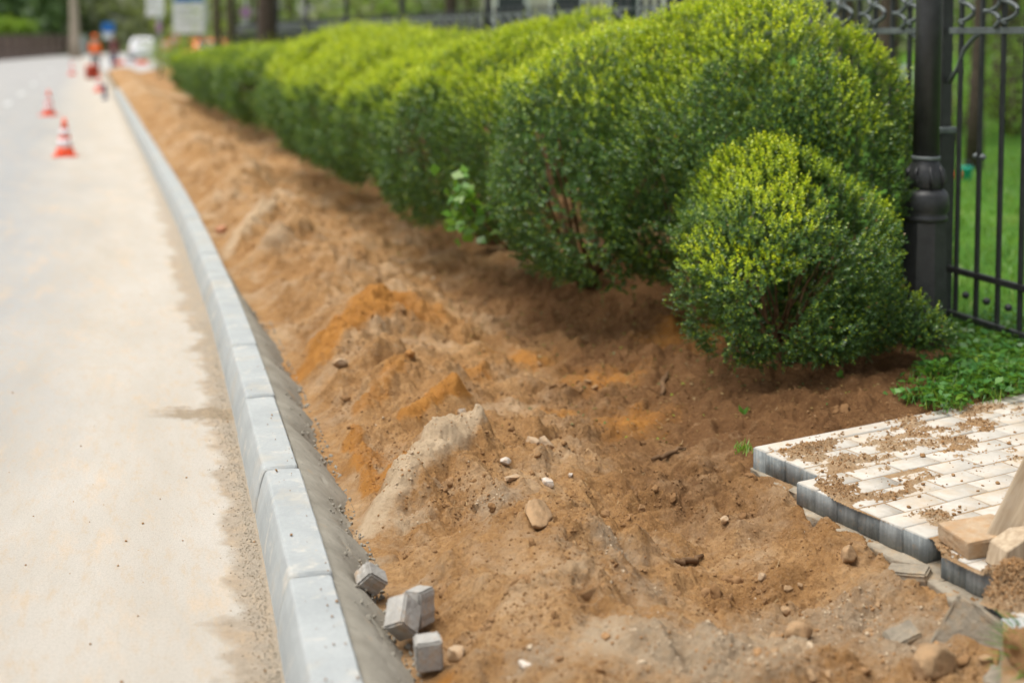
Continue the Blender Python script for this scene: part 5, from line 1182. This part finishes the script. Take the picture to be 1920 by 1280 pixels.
# big direction sign
sY = 44; q = at(355, 64, sY); s0 = empty('road_sign', (q[0], sY, .1)); tag(s0, 'large pale grey road sign with a blue header on a grey post', 'sign')
wS = 56 * sY / FOC; zb = q[2] - .1
bm = bmesh.new(); add_box(bm, (0, 0, zb + .52), (wS, .04, 1.04), None, .01); bm_obj('panel', bm, MAT['sign_white'], s0)
bm = bmesh.new(); add_box(bm, (0, -.005, zb + 1.30), (wS, .04, .5), None, .01); bm_obj('header', bm, MAT['sign_blue'], s0)
ink_lines(s0, [(zb + .80, -.40, .30), (zb + .62, -.40, .10), (zb + .38, -.30, .38)], 0, 0, -.023, 'grey_metal', .07)
pole(s0, wS / 2 + .05, .04, 0, zb + 1.9, .055); pole(s0, -wS / 2 - .02, .04, 0, zb + 1.9, .03)
s1Y = 52; q = at(291, 32, s1Y); s1 = empty('road_sign', (q[0], s1Y, 0)); tag(s1, 'smaller pale sign board left of the large one, high on a thin pole', 'sign'); zb = q[2]
bm = bmesh.new(); add_box(bm, (0, 0, zb + .5), (.72, .03, 1.0), None, .01); bm_obj('panel', bm, MAT['sign_white'], s1); ink_lines(s1, [(zb + .7, -.28, .25), (zb + .45, -.28, .1)], 0, 0, -.018, 'grey_metal', .06)
pole(s1, .16, .05, 0, zb + 1.2, .075)
bm = bmesh.new(); add_box(bm, (.16, -.08, 2.05), (.22, .03, .38), None, .01); bm_obj('plate', bm, MAT['sign_purple'], s1)
# blue sign far away
b_ = at(203, 58, 100); s2 = empty('crossing_sign', (b_[0], 100, 0)); tag(s2, 'blue and white square sign on a post beyond the workers', 'sign')
bm = bmesh.new(); add_box(bm, (0, 0, b_[2] + .25), (.95, .04, .75), None, .03); bm_obj('blue_plate', bm, MAT['sign_blue'], s2)
bm = bmesh.new(); add_box(bm, (0, 0, b_[2] - .38), (.8, .04, .45), None, .03); bm_obj('white_plate', bm, MAT['sign_white'], s2); pole(s2, 0, .06, 0, b_[2] + .6, .05)
for px, py, Y, lab in ((311, 85, 58, 'round red rimmed sign, lower left of the pair by the low shrub'), (327, 75, 61, 'round red rimmed sign, upper right of the pair by the low shrub')):
    b_ = at(px, py, Y); s3 = empty('round_sign', (b_[0], Y, 0)); tag(s3, lab, 'sign', 'round red rimmed signs'); z = b_[2]
    bm = bmesh.new(); add_lathe(bm, [(.23, -.012), (.235, 0), (.23, .012)], 24); bm.transform(Matrix.Translation((0, 0, z)) @ Matrix.Rotation(R(90), 4, 'X')); bm_obj('red_disc', bm, MAT['sign_red'], s3)
    bm = bmesh.new(); add_lathe(bm, [(.15, -.002), (.15, .002)], 24); bm.transform(Matrix.Translation((0, -.016, z)) @ Matrix.Rotation(R(90), 4, 'X')); bm_obj('white_disc', bm, MAT['sign_white'], s3)
    pole(s3, 0, .04, 0, z + .2, .025); bm = bmesh.new(); add_box(bm, (0, .04, .03), (.4, .4, .06), None, .02); bm_obj('foot', bm, MAT['rubber'], s3)
b_ = at(461, 30, 38); s4 = empty('parking_sign', (b_[0], 38, .1)); tag(s4, 'purple round sign over a small white plate, left of the thick trunk', 'sign')
bm = bmesh.new(); add_lathe(bm, [(.17, -.01), (.175, 0), (.17, .01)], 24); bm.transform(Matrix.Translation((0, 0, b_[2])) @ Matrix.Rotation(R(90), 4, 'X')); bm_obj('disc', bm, MAT['sign_purple'], s4)
bm = bmesh.new(); add_box(bm, (0, 0, b_[2] - .43), (.30, .02, .26), None, .01); bm_obj('plate', bm, MAT['sign_white'], s4); pole(s4, 0, .035, 0, b_[2] + 1.0, .03)

def car(px, Y, rz, paint, label, name='parked_car', z0=0, scale=1.0):
    b_ = at(px, 100, Y); o = empty(name, (b_[0], Y, z0), rz); tag(o, label, 'car'); o.scale = (scale,) * 3
    # body as lofted sections along y (length), half widths and heights
    sec = [(-2.1, .70, .38, .78), (-2.0, .80, .25, .88), (-1.5, .86, .22, .96), (-.8, .88, .22, 1.0), (0, .88, .22, 1.02), (.9, .88, .22, 1.0), (1.6, .86, .24, .98), (1.98, .80, .28, .92), (2.08, .70, .4, .8)]
    bm = bmesh.new(); rows = []
    for y, w, zl, zt in sec: rows.append([bm.verts.new(p) for p in ((-w * .9, y, zl), (-w, y, zl + .15), (-w, y, zt - .18), (-w * .92, y, zt), (w * .92, y, zt), (w, y, zt - .18), (w, y, zl + .15), (w * .9, y, zl))])
    for a, b in zip(rows, rows[1:]):
        for k in range(8): bm.faces.new((a[k], a[(k + 1) % 8], b[(k + 1) % 8], b[k]))
    bm.faces.new(rows[0]); bm.faces.new(rows[-1][::-1]); bm_obj('body', bm, MAT[paint], o, True)
    cab = [(-1.75, .70, 1.0), (-1.25, .66, 1.44), (-.4, .66, 1.52), (.4, .65, 1.50), (1.15, .70, 1.0)]
    bm = bmesh.new(); rows = []
    for y, w, zt in cab: rows.append([bm.verts.new(p) for p in ((-.80, y, .98), (-w, y, zt - .03), (-w * .85, y, zt), (w * .85, y, zt), (w, y, zt - .03), (.80, y, .98))])
    for a, b in zip(rows, rows[1:]):
        for k in range(5): bm.faces.new((a[k], a[k + 1], b[k + 1], b[k]))
    bm.faces.new(rows[0]); bm.faces.new(rows[-1][::-1]); bm_obj('cabin', bm, MAT[paint], o, True)
    bm = bmesh.new(); q = [(-.58, -1.69, 1.08), (.58, -1.69, 1.08), (.54, -1.34, 1.40), (-.54, -1.34, 1.40)]; vv_ = [bm.verts.new((x, y - .012, z)) for x, y, z in q]; v2 = [bm.verts.new((x, y + .01, z)) for x, y, z in q]
    bm.faces.new(vv_); bm.faces.new(v2[::-1])
    for k in range(4): bm.faces.new((vv_[k], vv_[(k + 1) % 4], v2[(k + 1) % 4], v2[k]))
    bm_obj('rear_window', bm, MAT['glass_dark'], o)
    for s in (-1, 1):
        bm = bmesh.new(); add_box(bm, (s * .755, -.35, 1.22), (.02, 1.7, .30), Matrix.Rotation(R(s * -16), 3, 'Y'), .008); bm_obj('side_window', bm, MAT['glass_dark'], o)
        bm = bmesh.new(); add_box(bm, (s * .66, -2.06, .74), (.22, .06, .14), None, .02); bm_obj('tail_light', bm, MAT['sign_red'], o)
        for y in (-1.3, 1.3):
            bm = bmesh.new(); add_lathe(bm, [(.20, -.10), (.30, -.10), (.32, -.06), (.32, .06), (.30, .10), (.20, .10)], 24); bm.transform(Matrix.Translation((s * .80, y, .32)) @ Matrix.Rotation(R(90), 4, 'Y')); w_ = bm_obj('wheel', bm, MAT['rubber'], o, True)
            bm = bmesh.new(); add_lathe(bm, [(.19, -.105), (.17, .105)], 16); bm.transform(Matrix.Translation((s * .80, y, .32)) @ Matrix.Rotation(R(90), 4, 'Y')); bm_obj('rim', bm, MAT['grey_metal'], w_)
    bm = bmesh.new(); add_box(bm, (0, -2.10, .45), (1.5, .10, .2), None, .03); bm_obj('bumper', bm, MAT['grey_metal'], o)
    return o
car(269, 93, R(12), 'white_paint', 'white car on the road beyond the workers', scale=1.02)
car(388, 56, R(20), 'orange_car', 'orange vehicle of which only the roof shows over the far hedge', z0=.08)
# red and white barrier before the junction
q = gp(255, 131, 0); bb = empty('plastic_barrier', q); tag(bb, 'low pink and white road barrier in front of the white car', 'barrier')
for k in range(4):
    bm = bmesh.new(); add_box(bm, (-.9 + k * .6, 0, .36), (.598, .06, .22), None, .01); bm_obj('board', bm, MAT['white_band' if k % 2 else 'orange_plastic'], bb)
for s in (-1, 1): bm = bmesh.new(); add_box(bm, (s * 1.0, 0, .125), (.06, .5, .25), None, .01); bm_obj('foot', bm, MAT['grey_metal'], bb)

# ------------------------------------------------------------------ small things on the lawn
q = at(1812, 305, 14.0); tb = empty('teal_bucket', (q[0], 14, .19)); tag(tb, 'small teal bucket on the lawn by the brown trunk', 'bucket')
bm = bmesh.new(); add_lathe(bm, [(.055, 0), (.065, .15), (.07, .155), (.07, .165), (.06, .165)], 18); bm_obj('body', bm, MAT['teal'], tb, True)
bm = bmesh.new(); add_tube(bm, [(.065 * math.cos(a), 0, .15 + .08 * math.sin(a)) for a in np.linspace(0, math.pi, 9)], .004, 6); bm_obj('handle', bm, MAT['iron_grey'], tb, True)
q = gp(1797, 352, .24); tf = empty('tulip', (q[0], q[1], .19)); tag(tf, 'single orange tulip on the lawn behind the fence', 'flower')
bm = bmesh.new(); add_tube(bm, [(0, 0, -.02), (.005, 0, .08), (0, 0, .14)], .004, 6); bm_obj('stem', bm, MAT['weed_leaf'], tf, True)
bm = bmesh.new(); add_lathe(bm, [(.01, .13), (.032, .15), (.036, .18), (.028, .21), (.012, .222)], 12); bm_obj('petals', bm, MAT['petal'], tf, True)
q = at(1687, 160, 24); wbx = empty('white_board', (q[0], 24, .19)); tag(wbx, 'white rectangular board on legs behind the bush left of the lamp post', 'board'); zz = q[2] - .19
bm = bmesh.new(); add_box(bm, (0, 0, zz + .18), (.50, .05, .38), None, .01); bm_obj('panel', bm, MAT['white_paint'], wbx)
for s in (-1, 1): bm = bmesh.new(); add_box(bm, (s * .2, .03, zz / 2), (.04, .04, max(zz, .1)), None, .004); bm_obj('leg', bm, MAT['grey_metal'], wbx)
